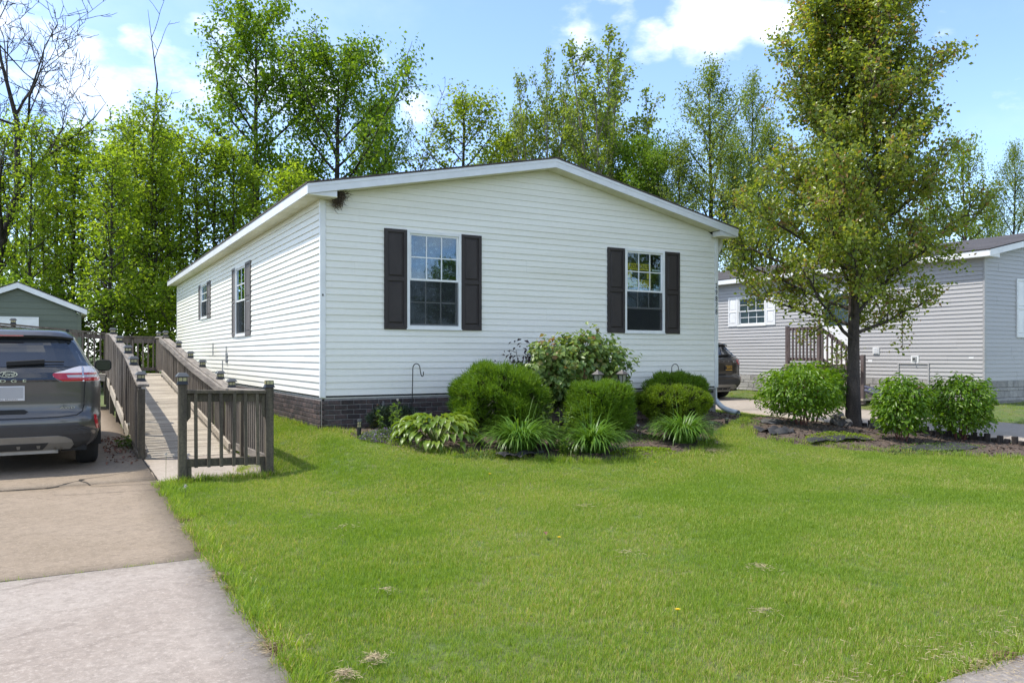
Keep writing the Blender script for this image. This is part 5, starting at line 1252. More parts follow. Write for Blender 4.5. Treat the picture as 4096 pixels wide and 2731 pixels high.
BED1 = [(.10, -.02), (.14, -1.15), (.45, -2.0), (.95, -2.5), (1.5, -2.85), (2.4, -3.3), (3.2, -3.5), (4.2, -3.35), (5.2, -2.95), (5.75, -2.3), (6.5, -1.75), (7.6, -1.1), (7.95, -.02)]
BED2 = [(6.55, -1.95), (6.15, -2.75), (6.45, -3.45), (7.3, -4.25), (8.6, -5.3), (9.75, -5.6), (10.15, -5.1), (10.3, -3.6), (10.36, -1.2), (10.0, -.55), (8.6, -.75), (7.3, -1.4)]
dist1 = blob('mulch_bed', BED1, .0, MT['mulch'], 'dark mulched planting bed along the front of the white house', .006, 1)
dist2 = blob('mulch_bed', BED2, .0, MT['mulch'], 'dark mulched planting bed under the pear tree', .008, 2)
# loose bark chips
def chips(name, dist, n, seed, bx):
    rng = np.random.default_rng(seed); x = rng.uniform(bx[0], bx[1], n); y = rng.uniform(bx[2], bx[3], n); k = dist(x, y) > .05; x, y = x[k], y[k]; n = len(x)
    C = np.stack([x, y, ground(x, y) + .006 + rng.uniform(0, .012, n)], 1); Nn = norm(rng.normal(0, .5, (n, 3)) + np.array([0, 0, 1.]))
    me = leaves_mesh(name, C, Nn, rng.uniform(.03, .09, n), MT['chip'], aspect=.35, fold=.05, rng=rng); o = link(name, me); tag(o, kind='stuff', label='loose bark chips scattered on the mulch'); return o
chips('bark_chips', dist1, 5200, 3, (0, 8, -3.6, 0)); chips('bark_chips', dist2, 4200, 4, (6, 10.5, -5.7, -.5))

# ================================================================== garden plants
def shell_points(rng, n, rx, ry, rz, zc, flat=.0, power=2.5, lump=.12, depth=.25, zmin=-.9):
    """points in the outer skin of a lumpy superellipsoid; also returns outward normals"""
    d = norm(rng.normal(size=(int(n * 1.6), 3))); d = d[d[:, 2] > zmin][:n]
    k = (np.abs(d) ** power).sum(1) ** (-1 / power)
    ph = rng.uniform(0, 6.28, 3); lu = 1 + lump * (np.sin(3.1 * d[:, 0] * 2 + ph[0]) * np.sin(2.7 * d[:, 1] * 2 + ph[1]) + .6 * np.sin(7 * d[:, 2] + 5 * d[:, 0] + ph[2]) + .4 * np.sin(11 * d[:, 1] - 9 * d[:, 0]))
    r = k * lu * (1 - depth * rng.uniform(0, 1, len(d)) ** 1.6)
    P = d * r[:, None] * np.array([rx, ry, rz]) + np.array([0, 0, zc])
    return P, norm(d / np.array([rx, ry, rz]))
def needles(name, P, D, ln, w, mat, rng):
    n = len(P); D = norm(D); S = norm(np.cross(D, rng.normal(size=(n, 3)))); L_ = (ln * rng.uniform(.6, 1.3, n))[:, None]
    V = np.stack([P - S * w / 2, P + S * w / 2, P + D * L_], 1).reshape(-1, 3); k = np.arange(n) * 3
    return np_mesh(name, V, np.stack([k, k + 1, k + 2], 1), None, mat)
L_yew = leaf_mat('yew_needles', (.080, .165, .010), (.16, .265, .018), trans=.36, rough=.5, patch=3)
L_yew2 = leaf_mat('boxy_yew_needles', (.11, .19, .010), (.20, .285, .016), trans=.36, rough=.5, patch=4)
L_inner = leaf_mat('dark_inner_needles', (.022, .030, .010), (.045, .050, .016), trans=.15, rough=.7)  # inner needles coloured much darker than the outer shell
def conifer(name, loc, rx, ry, rz, zc, label, seed, n=11000, sl=.075, mat=None, power=2.6, lump=.10, up=.6, group=None, zmin=-.72, w=.011):
    rng = np.random.default_rng(seed); t = empty(name, loc); tag(t, label, 'shrub', group)
    P, Nn = shell_points(rng, n, rx, ry, rz, zc, power=power, lump=lump, depth=.16, zmin=zmin)
    cl_ = np.sin(17 * P[:, 0] + 3 * np.sin(9 * P[:, 2])) * np.sin(15 * P[:, 1] + 2) * np.sin(19 * P[:, 2] + 4 * P[:, 0]) + rng.normal(0, .28, len(P)); kp = cl_ > -.12; P, Nn, cl_ = P[kp], Nn[kp], cl_[kp]; P = P + Nn * (np.clip(cl_, 0, .8) * sl * .55)[:, None]
    # shoots: tufts of needles along short twigs
    k = len(P); m = 4; D = norm(Nn * .75 + np.array([0, 0, up]) + rng.normal(0, .32, (k, 3)))
    Pn = np.concatenate([P + D * sl * (j / m) for j in range(m)]); Dn = np.concatenate([norm(D + rng.normal(0, .55, (k, 3))) for j in range(m)])
    link('foliage', needles('foliage', Pn, Dn, sl * .85, w, mat or L_yew, rng), t)
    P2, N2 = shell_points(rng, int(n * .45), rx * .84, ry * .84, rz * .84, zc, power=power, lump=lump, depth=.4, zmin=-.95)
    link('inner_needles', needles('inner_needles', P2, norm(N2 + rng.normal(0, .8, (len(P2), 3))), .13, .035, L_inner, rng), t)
    tb = MB()
    for i in range(7):
        a = i * .9 + rng.uniform(0, .5); r0 = .05; r1 = min(rx, ry) * .55
        tb.tube([(r0 * math.cos(a), r0 * math.sin(a), -.06), (r1 * .5 * math.cos(a), r1 * .5 * math.sin(a), zc * .5), (r1 * math.cos(a), r1 * math.sin(a), zc)], [.022, .016, .008], 5)
    tb.build('stem', MT['twig'], t); return t
conifer('yew_shrub', (2.32, -1.28, gz(2.3, -1.3) - .02), .62, .55, .43, .48, 'largest rounded green yew at the left of the front bed', 1, n=15000, sl=.10, lump=.11, up=.8)
conifer('yew_shrub', (3.66, -2.0, gz(3.66, -2.0) - .02), .39, .36, .33, .39, 'square-clipped green yew in the middle of the front bed below the lanterns', 2, n=10000, sl=.085, power=4.5, lump=.05, up=.75)
conifer('yew_shrub', (5.62, -1.38, gz(5.62, -1.38) - .02), .62, .46, .24, .37, 'flat-topped yellow-green yew mound at the right of the front bed', 3, n=12000, sl=.05, mat=L_yew2, lump=.07, up=.35, zmin=-.85)
conifer('yew_shrub', (6.35, -.62, gz(6.35, -.62) - .02), .56, .40, .28, .46, 'green yew mound behind the yellow-green one, under the right hook', 4, n=9000, sl=.075, lump=.06, up=.55)
conifer('juniper_shrub', (.98, -.42, gz(1, -.4) - .02), .30, .22, .14, .15, 'small dark creeping evergreen against the brick near the left corner', 5, n=1600, sl=.07, mat=leaf_mat('dark_juniper', (.016, .034, .022), (.035, .06, .03), trans=.15), lump=.2)
# broad-leaved shrubs
def broadleaf(name, loc, rx, ry, rz, zc, label, seed, n, ls, mat, cat='shrub', aspect=.5, power=2.3, lump=.16, depth=.55, stems=7, stem_mat='twig', zmin=-.95, group=None, updir=.5, droop=.1, zlow=.0, stemspread=.6, fold=.14):
    rng = np.random.default_rng(seed); t = empty(name, loc); tag(t, label, cat, group)
    P, Nn = shell_points(rng, n, rx, ry, rz, zc, power=power, lump=lump, depth=depth, zmin=zmin)
    P += rng.normal(0, ls * .4, P.shape); k = P[:, 2] > zlow; P, Nn = P[k], Nn[k]
    N2 = norm(Nn * .55 + np.array([0, 0, updir]) + rng.normal(0, .45, P.shape)); ax = norm(Nn * np.array([1, 1, .2]) + np.array([0, 0, -.25]))
    link('foliage', leaves_mesh('foliage', P, N2, ls * rng.uniform(.55, 1.25, len(P)), mat, aspect=aspect, rng=rng, axis_dir=ax, droop=droop, fold=fold), t)
    paths = []
    for i in range(stems):
        a = i * 2.4 + rng.uniform(-.4, .4); q = rng.uniform(.3, .9); e = np.array([rx * stemspread * q * math.cos(a), ry * stemspread * q * math.sin(a), zc + rz * rng.uniform(.2, .85)])
        s = np.linspace(0, 1, 6)[:, None]; b = np.array([.07 * math.cos(a), .07 * math.sin(a), -.05])
        Pp = b + (e - b) * s + np.array([0, 0, .15]) * s * (1 - s) + rng.normal(0, .012, (6, 3)); paths.append((Pp, np.linspace(.011, .004, 6)))
        for j in range(5):
            g = rng.uniform(.35, 1); c = np.array([np.interp(g, s[:, 0], Pp[:, x]) for x in range(3)]); d = norm(np.array([math.cos(a + rng.normal(0, 1)), math.sin(a + rng.normal(0, 1)), rng.uniform(.0, .8)])) * rng.uniform(.15, .45) * rx
            paths.append((np.stack([c, c + d * .5 + np.array([0, 0, .02]), c + d]), np.array([.007, .005, .003])))
    v, f = tube_arrays(paths, 5); link('stem', np_mesh('stem', v, None, f, MT[stem_mat], smooth=True), t)
    return t
L_vib = leaf_mat('viburnum_leaf', (.085, .16, .035), (.23, .31, .085), (.24, .14, .06), trans=.40, rough=.38, spec=.45, tcol=(1.6, 1.5, .8))
vb = broadleaf('viburnum_shrub', (3.80, -1.20, gz(3.80, -1.20)), .94, .42, .58, .84, 'tall loose broad-leaved shrub behind the clipped yew, below the right window', 21, 5600, .100, L_vib, aspect=.78, lump=.18, depth=.6, stems=14, updir=.6, zlow=.15)
L_pur = leaf_mat('purple_young_leaf', (.030, .022, .022), (.055, .035, .035), trans=.2)
broadleaf('purple_shrub', (3.12, -.70, gz(3.12, -.70)), .40, .30, .48, .86, 'thin purple-leaved bush showing left of the tall broad-leaved shrub', 22, 230, .085, L_pur, aspect=.5, lump=.3, depth=.8, stems=9, zlow=.2)
L_bush = leaf_mat('burning_bush_leaf', (.070, .155, .010), (.160, .275, .018), trans=.46, rough=.36, spec=.4, patch=2)
def burning(loc, rx, rz, zc, label, seed, n=4300):
    return broadleaf('burning_bush', loc, rx, rx * .92, rz, zc, label, seed, n, .085, L_bush, aspect=.46, power=2.3, lump=.11, depth=.5, stems=9, stem_mat='red_stem', updir=.75, droop=.12, zlow=.06, group='rounded bushes in the right bed', stemspread=.75, zmin=-.9)
burning((7.85, -2.15, gz(7.85, -2.15) - .02), .70, .46, .58, 'brightest clipped round bush, front left of the pear tree trunk', 31)
burning((9.5, -1.02, gz(9.5, -1.02) - .02), .66, .46, .70, 'round bush half hidden behind the bright one, touching the left of the trunk', 32)
burning((8.55, -3.60, gz(8.52, -3.56) - .02), .44, .46, .58, 'round green bush right of the trunk with a stray shoot at its upper left', 33, 3400)
burning((9.85, -3.78, gz(9.85, -3.78) - .02), .53, .48, .62, 'darkest dense round bush, the farthest right in the bed', 34, 3800)
# hosta
L_hosta = leaf_mat('hosta_leaf', (.10, .175, .016), (.19, .265, .035), trans=.34, rough=.34, spec=.45, patch=6)
def hosta(loc, label):
    rng = np.random.default_rng(41); t = empty('hosta_plant', loc); tag(t, label, 'plant'); n = 230
    V, F = [], []
    for i in range(n):
        q = math.sqrt((i + .5) / n); a = i * 2.39996; el = 1.25 - 1.05 * q + rng.normal(0, .12); ln = .20 + .22 * q; ls = rng.uniform(.12, .19); w = ls * .46
        d = np.array([math.cos(a), math.sin(a), 0]); side = np.array([-math.sin(a), math.cos(a), 0]); base = d * .05 * q
        p = base + (d * math.cos(el) + np.array([0, 0, 1]) * math.sin(el)) * ln * (1.15 if q < .8 else 1.0); k0 = len(V)
        prof = [(0, .12), (.25, .9), (.5, 1.0), (.75, .62), (1.0, .02)]; e2 = el * .35
        for s, wf_ in prof:
            V += [p + side * w * wf_ / 1 * .5 + np.array([0, 0, .018]), p - np.array([0, 0, .0]), p - side * w * wf_ * .5 + np.array([0, 0, .018])]
            p = p + (d * math.cos(e2) + np.array([0, 0, 1]) * math.sin(e2)) * ls * .25; e2 -= .42 + rng.uniform(-.1, .15)
        for r in range(4):
            for c in range(2): a0 = k0 + r * 3 + c; F.append((a0, a0 + 1, a0 + 4, a0 + 3))
    link('foliage', np_mesh('foliage', np.array(V), None, F, L_hosta, smooth=True), t)
    tb = MB()
    for i in range(26):
        a = i * 2.4; tb.tube([(0, 0, -.02), (.12 * math.cos(a), .12 * math.sin(a), .12), (.2 * math.cos(a), .2 * math.sin(a), .2)], [.007, .006, .004], 4)
    tb.build('stem', MT['hostastem'], t); return t
MT['hostastem'] = flat('green_stem', (.10, .15, .03), .6)
h_ = hosta((1.02, -1.92, gz(1.02, -1.92) - .01), 'broad-leaved yellow-green hosta clump at the left end of the front bed'); h_.scale = (1.12, 1.12, 1.3)
# daylilies
L_lily = leaf_mat('daylily_leaf', (.065, .155, .014), (.135, .240, .035), trans=.36, rough=.38, spec=.4, patch=5)
def daylily(loc, label, seed, n=620, ln=.68, tall=0):
    rng = np.random.default_rng(seed); t = empty('daylily_clump', loc); tag(t, label, 'plant')
    a = rng.uniform(0, 2 * math.pi, n); q = np.sqrt(rng.uniform(0, 1, n)); base = np.stack([.17 * q * np.cos(a), .17 * q * np.sin(a), np.full(n, -.01)], 1); az = a + rng.normal(0, .5, n)
    d = np.stack([np.cos(az), np.sin(az), np.zeros(n)], 1)
    me = ribbons('foliage', base, d, ln * rng.uniform(.6, 1.1, n), .020, 1.5 + 1.0 * q + rng.normal(0, .25, n), L_lily, 6, 1.45 - .35 * q + rng.normal(0, .08, n)); link('foliage', me, t)
    if tall:
        az = rng.uniform(0, 6.28, tall); b = np.stack([.15 * np.cos(az), .15 * np.sin(az), np.zeros(tall)], 1)
        link('stalk', ribbons('stalk', b, np.stack([np.cos(az), np.sin(az), np.zeros(tall)], 1), rng.uniform(.6, .85, tall), .008, rng.uniform(.2, .8, tall), L_lily, 6, np.full(tall, 1.5)), t)
    return t
daylily((1.92, -2.62, gz(1.92, -2.62)), 'arching daylily clump in front of the largest yew, leftmost of three', 51, tall=8)
daylily((2.86, -2.95, gz(2.86, -2.95)), 'arching daylily clump in front of the square-clipped yew, middle of three', 52, ln=.64, tall=14)
daylily((4.60, -2.78, gz(4.60, -2.78)), 'arching daylily clump in front of the flat yew mound, rightmost of three', 53, ln=.66, tall=4)
# weedy plants between the clumps
L_weed = leaf_mat('weed_leaf', (.065, .125, .020), (.125, .195, .045), trans=.38, patch=5)
def stemmy(loc, label, seed, n_st=7, H=.5, group=None, cat='plant'):
    rng = np.random.default_rng(seed); t = empty('weed_plant', loc); tag(t, label, cat, group); paths, P, Nn = [], [], []
    for i in range(n_st):
        a = rng.uniform(0, 6.28); h = H * rng.uniform(.5, 1.05); s = np.linspace(0, 1, 6); ln = rng.uniform(.05, .3) * h
        p = np.stack([.10 * math.cos(a) + ln * s ** 1.5 * math.cos(a), .10 * math.sin(a) + ln * s ** 1.5 * math.sin(a), h * s - .01], 1); paths.append((p, np.linspace(.005, .002, 6)))
        for j in range(12):
            g = .15 + .85 * j / 12; c = np.array([np.interp(g, s, p[:, x]) for x in range(3)]); b = j * 1.57 + rng.uniform(-.3, .3); dd = np.array([math.cos(b), math.sin(b), .25]); P.append(c + dd * .035); Nn.append(np.array([-dd[0] * .4, -dd[1] * .4, 1]))
    v, f = tube_arrays(paths, 4); link('stem', np_mesh('stem', v, None, f, MT['hostastem']), t)
    P, Nn = np.array(P), np.array(Nn); ax = norm(P * np.array([1, 1, 0]) * 0 + rng.normal(0, 1, P.shape) * np.array([1, 1, .1]))
    link('foliage', leaves_mesh('foliage', P, Nn, .075 * rng.uniform(.6, 1.2, len(P)), L_weed, aspect=.42, rng=rng, axis_dir=ax, droop=.2), t); return t
stemmy((2.50, -2.62, gz(2.5, -2.6)), 'leafy upright weeds between the left and middle daylilies', 61, 12, .55)
stemmy((2.75, -1.75, gz(2.75, -1.75)), 'dark leafy perennial filling the gap between the two large yews', 62, 18, .55)
stemmy((2.40, -3.05, gz(2.40, -3.05)), 'low leafy weeds at the bed edge beside the middle daylily', 63, 12, .22)
stemmy((.55, -1.35, gz(.55, -1.3)), 'lanky stems with round leaves at the far left of the bed, above the purple flowers', 64, 9, .50)
stemmy((4.05, -1.75, gz(4.05, -1.75)), 'short weeds in the mulch right of the square-clipped yew', 65, 8, .22)
# low ground covers
def cover(name, dist, cx, cy, rx, ry, n, mat, label, seed, ls=.03, h=.07):
    rng = np.random.default_rng(seed); a = rng.uniform(0, 6.28, n); q = np.sqrt(rng.uniform(0, 1, n)); x = cx + rx * q * np.cos(a); y = cy + ry * q * np.sin(a)
    z = ground(x, y) + rng.uniform(0, h, n) * (1 - q ** 3); P = np.stack([x, y, z], 1)
    o = link(name, leaves_mesh(name, P, norm(rng.normal(0, .6, (n, 3)) + np.array([0, 0, .9])), ls * rng.uniform(.6, 1.3, n), mat, aspect=.6, rng=rng)); tag(o, label, kind='stuff')
L_cov = leaf_mat('ground_cover_leaf', (.07, .13, .025), (.14, .20, .05), trans=.35, patch=6)
L_purf = leaf_mat('purple_flower', (.13, .10, .19), (.24, .20, .30), trans=.2, tcol=(1.1, 1, 1.2))
L_lime = leaf_mat('lime_cover', (.15, .23, .012), (.21, .30, .02), trans=.4)
cover('ground_cover', None, .62, -1.30, .48, .42, 2200, L_cov, 'low leafy ground cover at the left end of the front bed', 71, .032, .10)
cover('purple_flowers', None, .60, -1.36, .46, .40, 1500, L_purf, 'tiny purple flowers over the low ground cover', 72, .022, .13)
cover('ground_cover', None, 3.55, -3.15, .55, .22, 1500, L_lime, 'bright lime creeping plants at the front edge of the bed', 73, .03, .05)
cover('ground_cover', None, 4.0, -2.45, .55, .30, 700, L_cov, 'sprinkling of small weeds in the mulch left of the right daylily', 74, .03, .05)
cover('ground_cover', None, 7.55, -3.2, .75, .35, 1300, L_lime, 'yellow-green weeds in the bed in front of the pear tree', 75, .03, .08)
cover('ground_cover', None, 8.3, -4.3, 1.2, .45, 1200, L_cov, 'sparse weeds along the near edge of the right bed', 76, .03, .06)
cover('ground_cover', None, 1.5, -2.75, .6, .15, 900, L_cov, 'small clover at the bed edge below the hosta', 77, .028, .05)
cover('ground_cover', None, 7.0, -1.75, .35, .3, 350, L_cov, 'small weeds at the left tip of the right bed', 78, .03, .05)
# ---- garden ornaments
def hook(loc, pts, label):
    t = empty('shepherd_hook', loc); tag(t, label, 'hook', 'black shepherd hooks against the front wall'); m = MB(); m.tube(pts, .0075, 6); m.build('rod', MT['iron'], t, smooth=True); return t
arc = [(.0 + .06 * (1 - math.cos(t)), 0, 1.07 + .075 * math.sin(t)) for t in np.linspace(0, math.pi, 9)]
hook((1.38, -.22, gz(1.38, -.2) - .17), [(-.035, 0, -.1), (-.012, 0, .55)] + arc + [(.135, 0, .98), (.148, 0, .955), (.165, 0, .945), (.178, 0, .965), (.18, 0, 1.02)], 'black shepherd hook standing left of the largest yew')
hook((6.62, -.20, gz(6.6, -.2) - .08), [(-.01, 0, -.1), (0, 0, .6)] + [(p[0] * 1.35, 0, p[2] * .98 - .10) for p in arc] + [(.185, 0, .85), (.20, 0, .80), (.22, 0, .79), (.235, 0, .83), (.235, 0, .93), (.235, 0, .82), (.20, 0, .70), (.20, 0, .5)], 'black shepherd hook above the right yew mound')
def lantern(loc, label):
    t = empty('garden_lantern', loc); tag(t, label, 'lantern', 'black lanterns on stakes in the front bed')
    m = MB(); m.tube([(0, 0, -.1), (0, 0, .62)], .009, 6); m.build('stake', MT['iron'], t)
    m = MB(); m.frustum((0, 0), .022, .045, .61, .66, 6, 0); m.build('cup', MT['lampblack'], t)
    m = MB(); m.frustum((0, 0), .048, .072, .66, .79, 6, 0); m.build('glass', MT['lens2'], t)
    for i in range(6):
        a = i * math.pi / 3; m = MB(); m.bar((.050 * math.cos(a), .050 * math.sin(a), .66), (.075 * math.cos(a), .075 * math.sin(a), .792), .009, .009); m.build('bar', MT['lampblack'], t)
    m = MB(); m.frustum((0, 0), .108, .112, .792, .802, 6, 0); m.frustum((0, 0), .106, .045, .802, .845, 6, 0); m.frustum((0, 0), .03, .015, .845, .868, 6, 0); m.build('roof', MT['lampgrey'], t); return t
MT['lens2'] = flat('lantern_glass', (.30, .29, .24), .2); MT['lampgrey'] = flat('lantern_roof', (.075, .066, .062), .45)
lantern((3.72, -1.86, gz(3.72, -1.86) + .08), 'left lantern on a stake just above the square-clipped yew')
lantern((4.20, -1.84, gz(4.20, -1.84) + .08), 'right lantern on a stake standing clear against the white wall')
def pathlight(loc, label, h, tilt_):
    t = empty('path_light', loc); t.rotation_euler = (0, tilt_, 0); tag(t, label, 'path light', 'low black solar path lights')
    m = MB(); m.frustum((0, 0), .022, .032, -.05, h * .55, 12, 0); m.build('body', MT['lampblack'], t, smooth=False)
    m = MB(); m.frustum((0, 0), .029, .029, h * .55, h * .86, 12, 0); m.build('lens', MT['lens'], t)
    m = MB()
    for i in range(6): a = i * math.pi / 3; m.bar((.031 * math.cos(a), .031 * math.sin(a), h * .55), (.031 * math.cos(a), .031 * math.sin(a), h * .86), .007, .007)
    m.frustum((0, 0), .033, .033, h * .69, h * .72, 12, 0); m.build('cage', MT['lampblack'], t)
    m = MB(); m.frustum((0, 0), .036, .036, h * .86, h, 12, 0); m.build('cap', MT['lampcap'], t); return t
pathlight((.20, -1.14, gz(.2, -1.14)), 'black path light in the grass near the house\'s left corner', .235, .06)
pathlight((5.34, -2.60, gz(5.34, -2.6)), 'black path light beside the rightmost daylily', .235, -.03)
pathlight((6.52, -1.72, gz(6.52, -1.72)), 'tiny black path light in the grass between the two beds', .09, .0)
# butterfly on the brick
bf = empty('butterfly_ornament', (.93, -.03, .335)); bf.rotation_euler = (0, math.radians(-25), 0); tag(bf, 'rusty metal butterfly fixed on the brick skirting', 'ornament')
MT['rust'] = M('rusty_orange', (.30, .095, .045), (.12, .10, .095), rough=.7, scale=(30, 30, 30)); MT['dullgrey'] = flat('dull_grey_metal', (.16, .155, .15), .6)
for s, mt in ((-1, 'rust'), (1, 'dullgrey')):
    m = MB(); m.prism([(s * .004, -.01), (s * .05, .05), (s * .07, .03), (s * .05, -.005), (s * .055, -.05), (s * .03, -.06), (s * .004, -.03)], -.006, 0, 1); m.build('wing', MT[mt], bf)
m = MB(); m.tube([(0, -.004, -.05), (0, -.004, .03)], .006, 6); m.build('body', MT['iron'], bf)
# bird nest tucked behind the eave return
rng = np.random.default_rng(77); n = 620; t_ = rng.uniform(0, 1, n)
P = np.stack([.30 - .10 * t_ + rng.normal(0, .040, n), -.09 + rng.normal(0, .040, n), 3.545 - .19 * t_ + rng.normal(0, .030, n)], 1); P[:, 0] = np.clip(P[:, 0], .172, .42); P[:, 1] = np.clip(P[:, 1], -.2, -.02)
MT['nest'] = M('nest_straw', (.16, .125, .085), (.06, .048, .036), rough=1., scale=(40, 40, 40), objvar=.1)
o = link('bird_nest', needles('bird_nest', P, rng.normal(0, 1, (n, 3)), .10, .010, MT['nest'], rng)); tag(o, 'ragged straw bird nest under the left eave corner of the white house', 'nest')
# corrugated drain hose on the grass at the right corner
dp = empty('drain_hose', (0, 0, 0)); tag(dp, 'white corrugated drain hose lying on the grass at the house\'s right corner', 'hose'); MT['hose'] = flat('white_hose', (.62, .68, .72), .5)
cp = np.array([(8.0, .10, .24), (8.01, .04, .17), (8.01, -.04, .11), (8.0, -.15, .06), (7.98, -.30, .03), (7.96, -.46, .012), (7.95, -.58, .0)])
s = np.linspace(0, 1, 70); c2 = np.stack([np.interp(s, np.linspace(0, 1, 7), cp[:, i]) for i in range(3)], 1); rr_ = .046 + .005 * (np.arange(70) % 2); v, f = tube_arrays([(c2, rr_)], 12); link('hose', np_mesh('hose', v, None, f, MT['hose'], smooth=False), dp)
# log edging along the driveway side of the right bed
rl_ = random.Random(21); lg = MB(); lg.frustum((0, 0), .052, .050, -.1, .0, 10, 0); MT['log'] = M('dark_log', (.055, .042, .036), (.025, .02, .018), rough=.95, scale=(14, 14, 3), objvar=.3, fine=40, fine_amt=.3); log_me = lg.mesh('edging_log', MT['log'], bevel=.006)
line = np.array([(10.33, -.85), (10.36, -1.5), (10.36, -2.3), (10.28, -3.0), (10.16, -3.9), (10.05, -4.7), (9.9, -5.5)]); seg = np.r_[0, np.cumsum(np.hypot(*np.diff(line, axis=0).T))]
d_ = 0; k = 0
while d_ < seg[-1]:
    u, v = np.interp(d_, seg, line[:, 0]), np.interp(d_, seg, line[:, 1]); hh = (.13 if k % 2 else .085) + rl_.uniform(-.012, .012)
    o = link('edging_log', log_me, None, (u + rl_.uniform(-.012, .012), v, gz(u, v) + hh), (rl_.uniform(-.06, .06), rl_.uniform(-.06, .06), rl_.uniform(0, 3)), (1, 1, 1.9)); tag(o, 'short dark upright log in the row edging the right flower bed', 'log', 'log edging of the right bed')
    d_ += rl_.uniform(.112, .128); k += 1
# rocks, plaque and cloth scraps in the right bed
def rock(loc, sx, sy, sz, seed, mat, label, name='rock'):
    rng = np.random.default_rng(seed); bm = bmesh.new(); bmesh.ops.create_icosphere(bm, subdivisions=3, radius=1)
    for v in bm.verts:
        c = v.co; k = 1 + .16 * math.sin(3 * c.x + seed) * math.sin(2.7 * c.y + 1.3 * seed) + .1 * math.sin(6 * c.z + 4 * c.x); v.co = Vector((c.x * sx, c.y * sy, c.z * sz)) * k + Vector(rng.normal(0, .006, 3))
    me = bpy.data.meshes.new(name); bm.to_mesh(me); bm.free(); me.materials.append(mat); o = link(name, me, None, loc); tag(o, label, 'rock'); return o
MT['rock'] = M('dark_rock', (.11, .105, .10), (.045, .043, .042), rough=.85, scale=(9, 9, 9), bump=.6, bscale=30)
rock((8.95, -2.05, gz(8.9, -2.05) + .10), .17, .13, .16, 3, MT['rock'], 'grey pointed rock in the bed left of the trunk')
rock((9.32, -1.95, gz(9.3, -1.95) + .05), .13, .10, .10, 5, MT['rock'], 'low dark rock touching the left foot of the trunk')
rock((10.0, -2.10, gz(10., -2.1) + .08), .16, .13, .15, 8, MT['rock'], 'black rounded rock right of the trunk')
rock((7.35, -1.95, gz(7.35, -1.95) + .03), .20, .14, .05, 9, MT['rock'], 'flat grey stone at the left of the right bed', 'flat_stone')
sp_ = empty('tan_ornament', (8.86, -2.24, gz(8.9, -2.2) + .17)); tag(sp_, 'little tan ribbed ornament on a thin stake by the pointed rock', 'ornament'); MT['tan'] = flat('tan_plastic', (.55, .42, .22), .6)
m = MB(); [m.frustum((-.05 + .02 * i, 0), .0, .0, 0, .001) for i in range(0)]; m.tube([(-.06, 0, .01), (-.03, 0, .015), (0, 0, .02), (.03, 0, .012), (.07, 0, .0)], [.016, .026, .022, .026, .012], 8); m.build('body', MT['tan'], sp_)
m = MB(); m.tube([(0, 0, -.25), (0, 0, .0)], .005, 5); m.build('stake', MT['iron'], sp_)
def cloth(loc, sx, sy, amp, seed, label):
    rng = np.random.default_rng(seed); n = 16; U, V = np.meshgrid(np.linspace(-1, 1, n), np.linspace(-1, 1, n)); r = 1 + .18 * np.sin(3 * np.arctan2(V, U) + seed); X = loc[0] + sx * U * r; Y = loc[1] + sy * V * r
    Z = ground(X, Y) + .012 + amp * (np.abs(np.sin(3.1 * U + seed) * np.cos(2.3 * V + seed * .7)) + .3 * rng.uniform(0, 1, U.shape)); i = (np.arange(n - 1)[:, None] * n + np.arange(n - 1)[None, :]).ravel(); F = np.stack([i, i + 1, i + n + 1, i + n], -1)
    o = link('fabric_scrap', np_mesh('fabric_scrap', np.stack([X, Y, Z], -1).reshape(-1, 3), None, F, MT['fabric'], smooth=True)); tag(o, label, 'fabric'); return o
cloth((6.75, -2.62, 0), .32, .14, .07, 1, 'crumpled black weed fabric at the left tip of the right bed')
cloth((7.25, -3.35, 0), .60, .16, .05, 4, 'long ruffled strip of black weed fabric in front of the bright bush')
cloth((8.5, -4.35, 0), .70, .22, .03, 6, 'flat black weed fabric below the two right bushes')
cloth((1.75, -2.95, 0), .30, .08, .05, 7, 'black weed fabric scrap poking out between hosta and daylily')
# yellow-blue toy ball hanging on the neighbour's stairs and a folded cover by the steps
tb = empty('round_ornament', (14.40, 1.75, .80)); tag(tb, 'round teal and orange ornament hung on the neighbour\'s stair rail', 'ornament')
MT['teal'] = flat('teal', (.02, .16, .18), .4); MT['orange'] = flat('orange', (.55, .25, .06), .4)
m = MB(); m.prism([(.17 * math.cos(t), .17 * math.sin(t)) for t in np.linspace(0, 6.28, 21)[:-1]], -.012, .012, 0); m.build('disc', MT['rust'], tb)
m = MB(); m.prism([(.14 * math.cos(t), .14 * math.sin(t)) for t in np.linspace(0, 6.28, 21)[:-1]], -.018, -.0125, 0); m.build('ring', MT['teal'], tb)
m = MB(); m.prism([(.09 * math.cos(t), .09 * math.sin(t)) for t in np.linspace(0, 6.28, 21)[:-1]], -.024, -.0185, 0); m.build('centre', MT['orange'], tb)
rock((14.0, .75, gz(14.0, .75) + .42), .14, .36, .10, 12, flat('blue_tarp', (.055, .06, .10), .6), 'dark blue folded cover beside the neighbour\'s steps', 'folded_cover').rotation_euler = (.35, 0, 0)
# green wheeled bin glimpsed through the landing rails
bn = empty('green_bin', (-1.55, 13.2, gz(-1.5, 13.2))); tag(bn, 'pale green bin glimpsed through the landing railing', 'bin'); MT['bin'] = flat('pale_green_plastic', (.20, .33, .28), .5)
m = MB(); m.frustum((0, 0), .30, .34, .0, .80); m.build('body', MT['bin'], bn, bevel=.01)
m = MB(); m.frustum((0, 0), .37, .36, .80, .86); m.build('lid', MT['bin'], bn, bevel=.01)

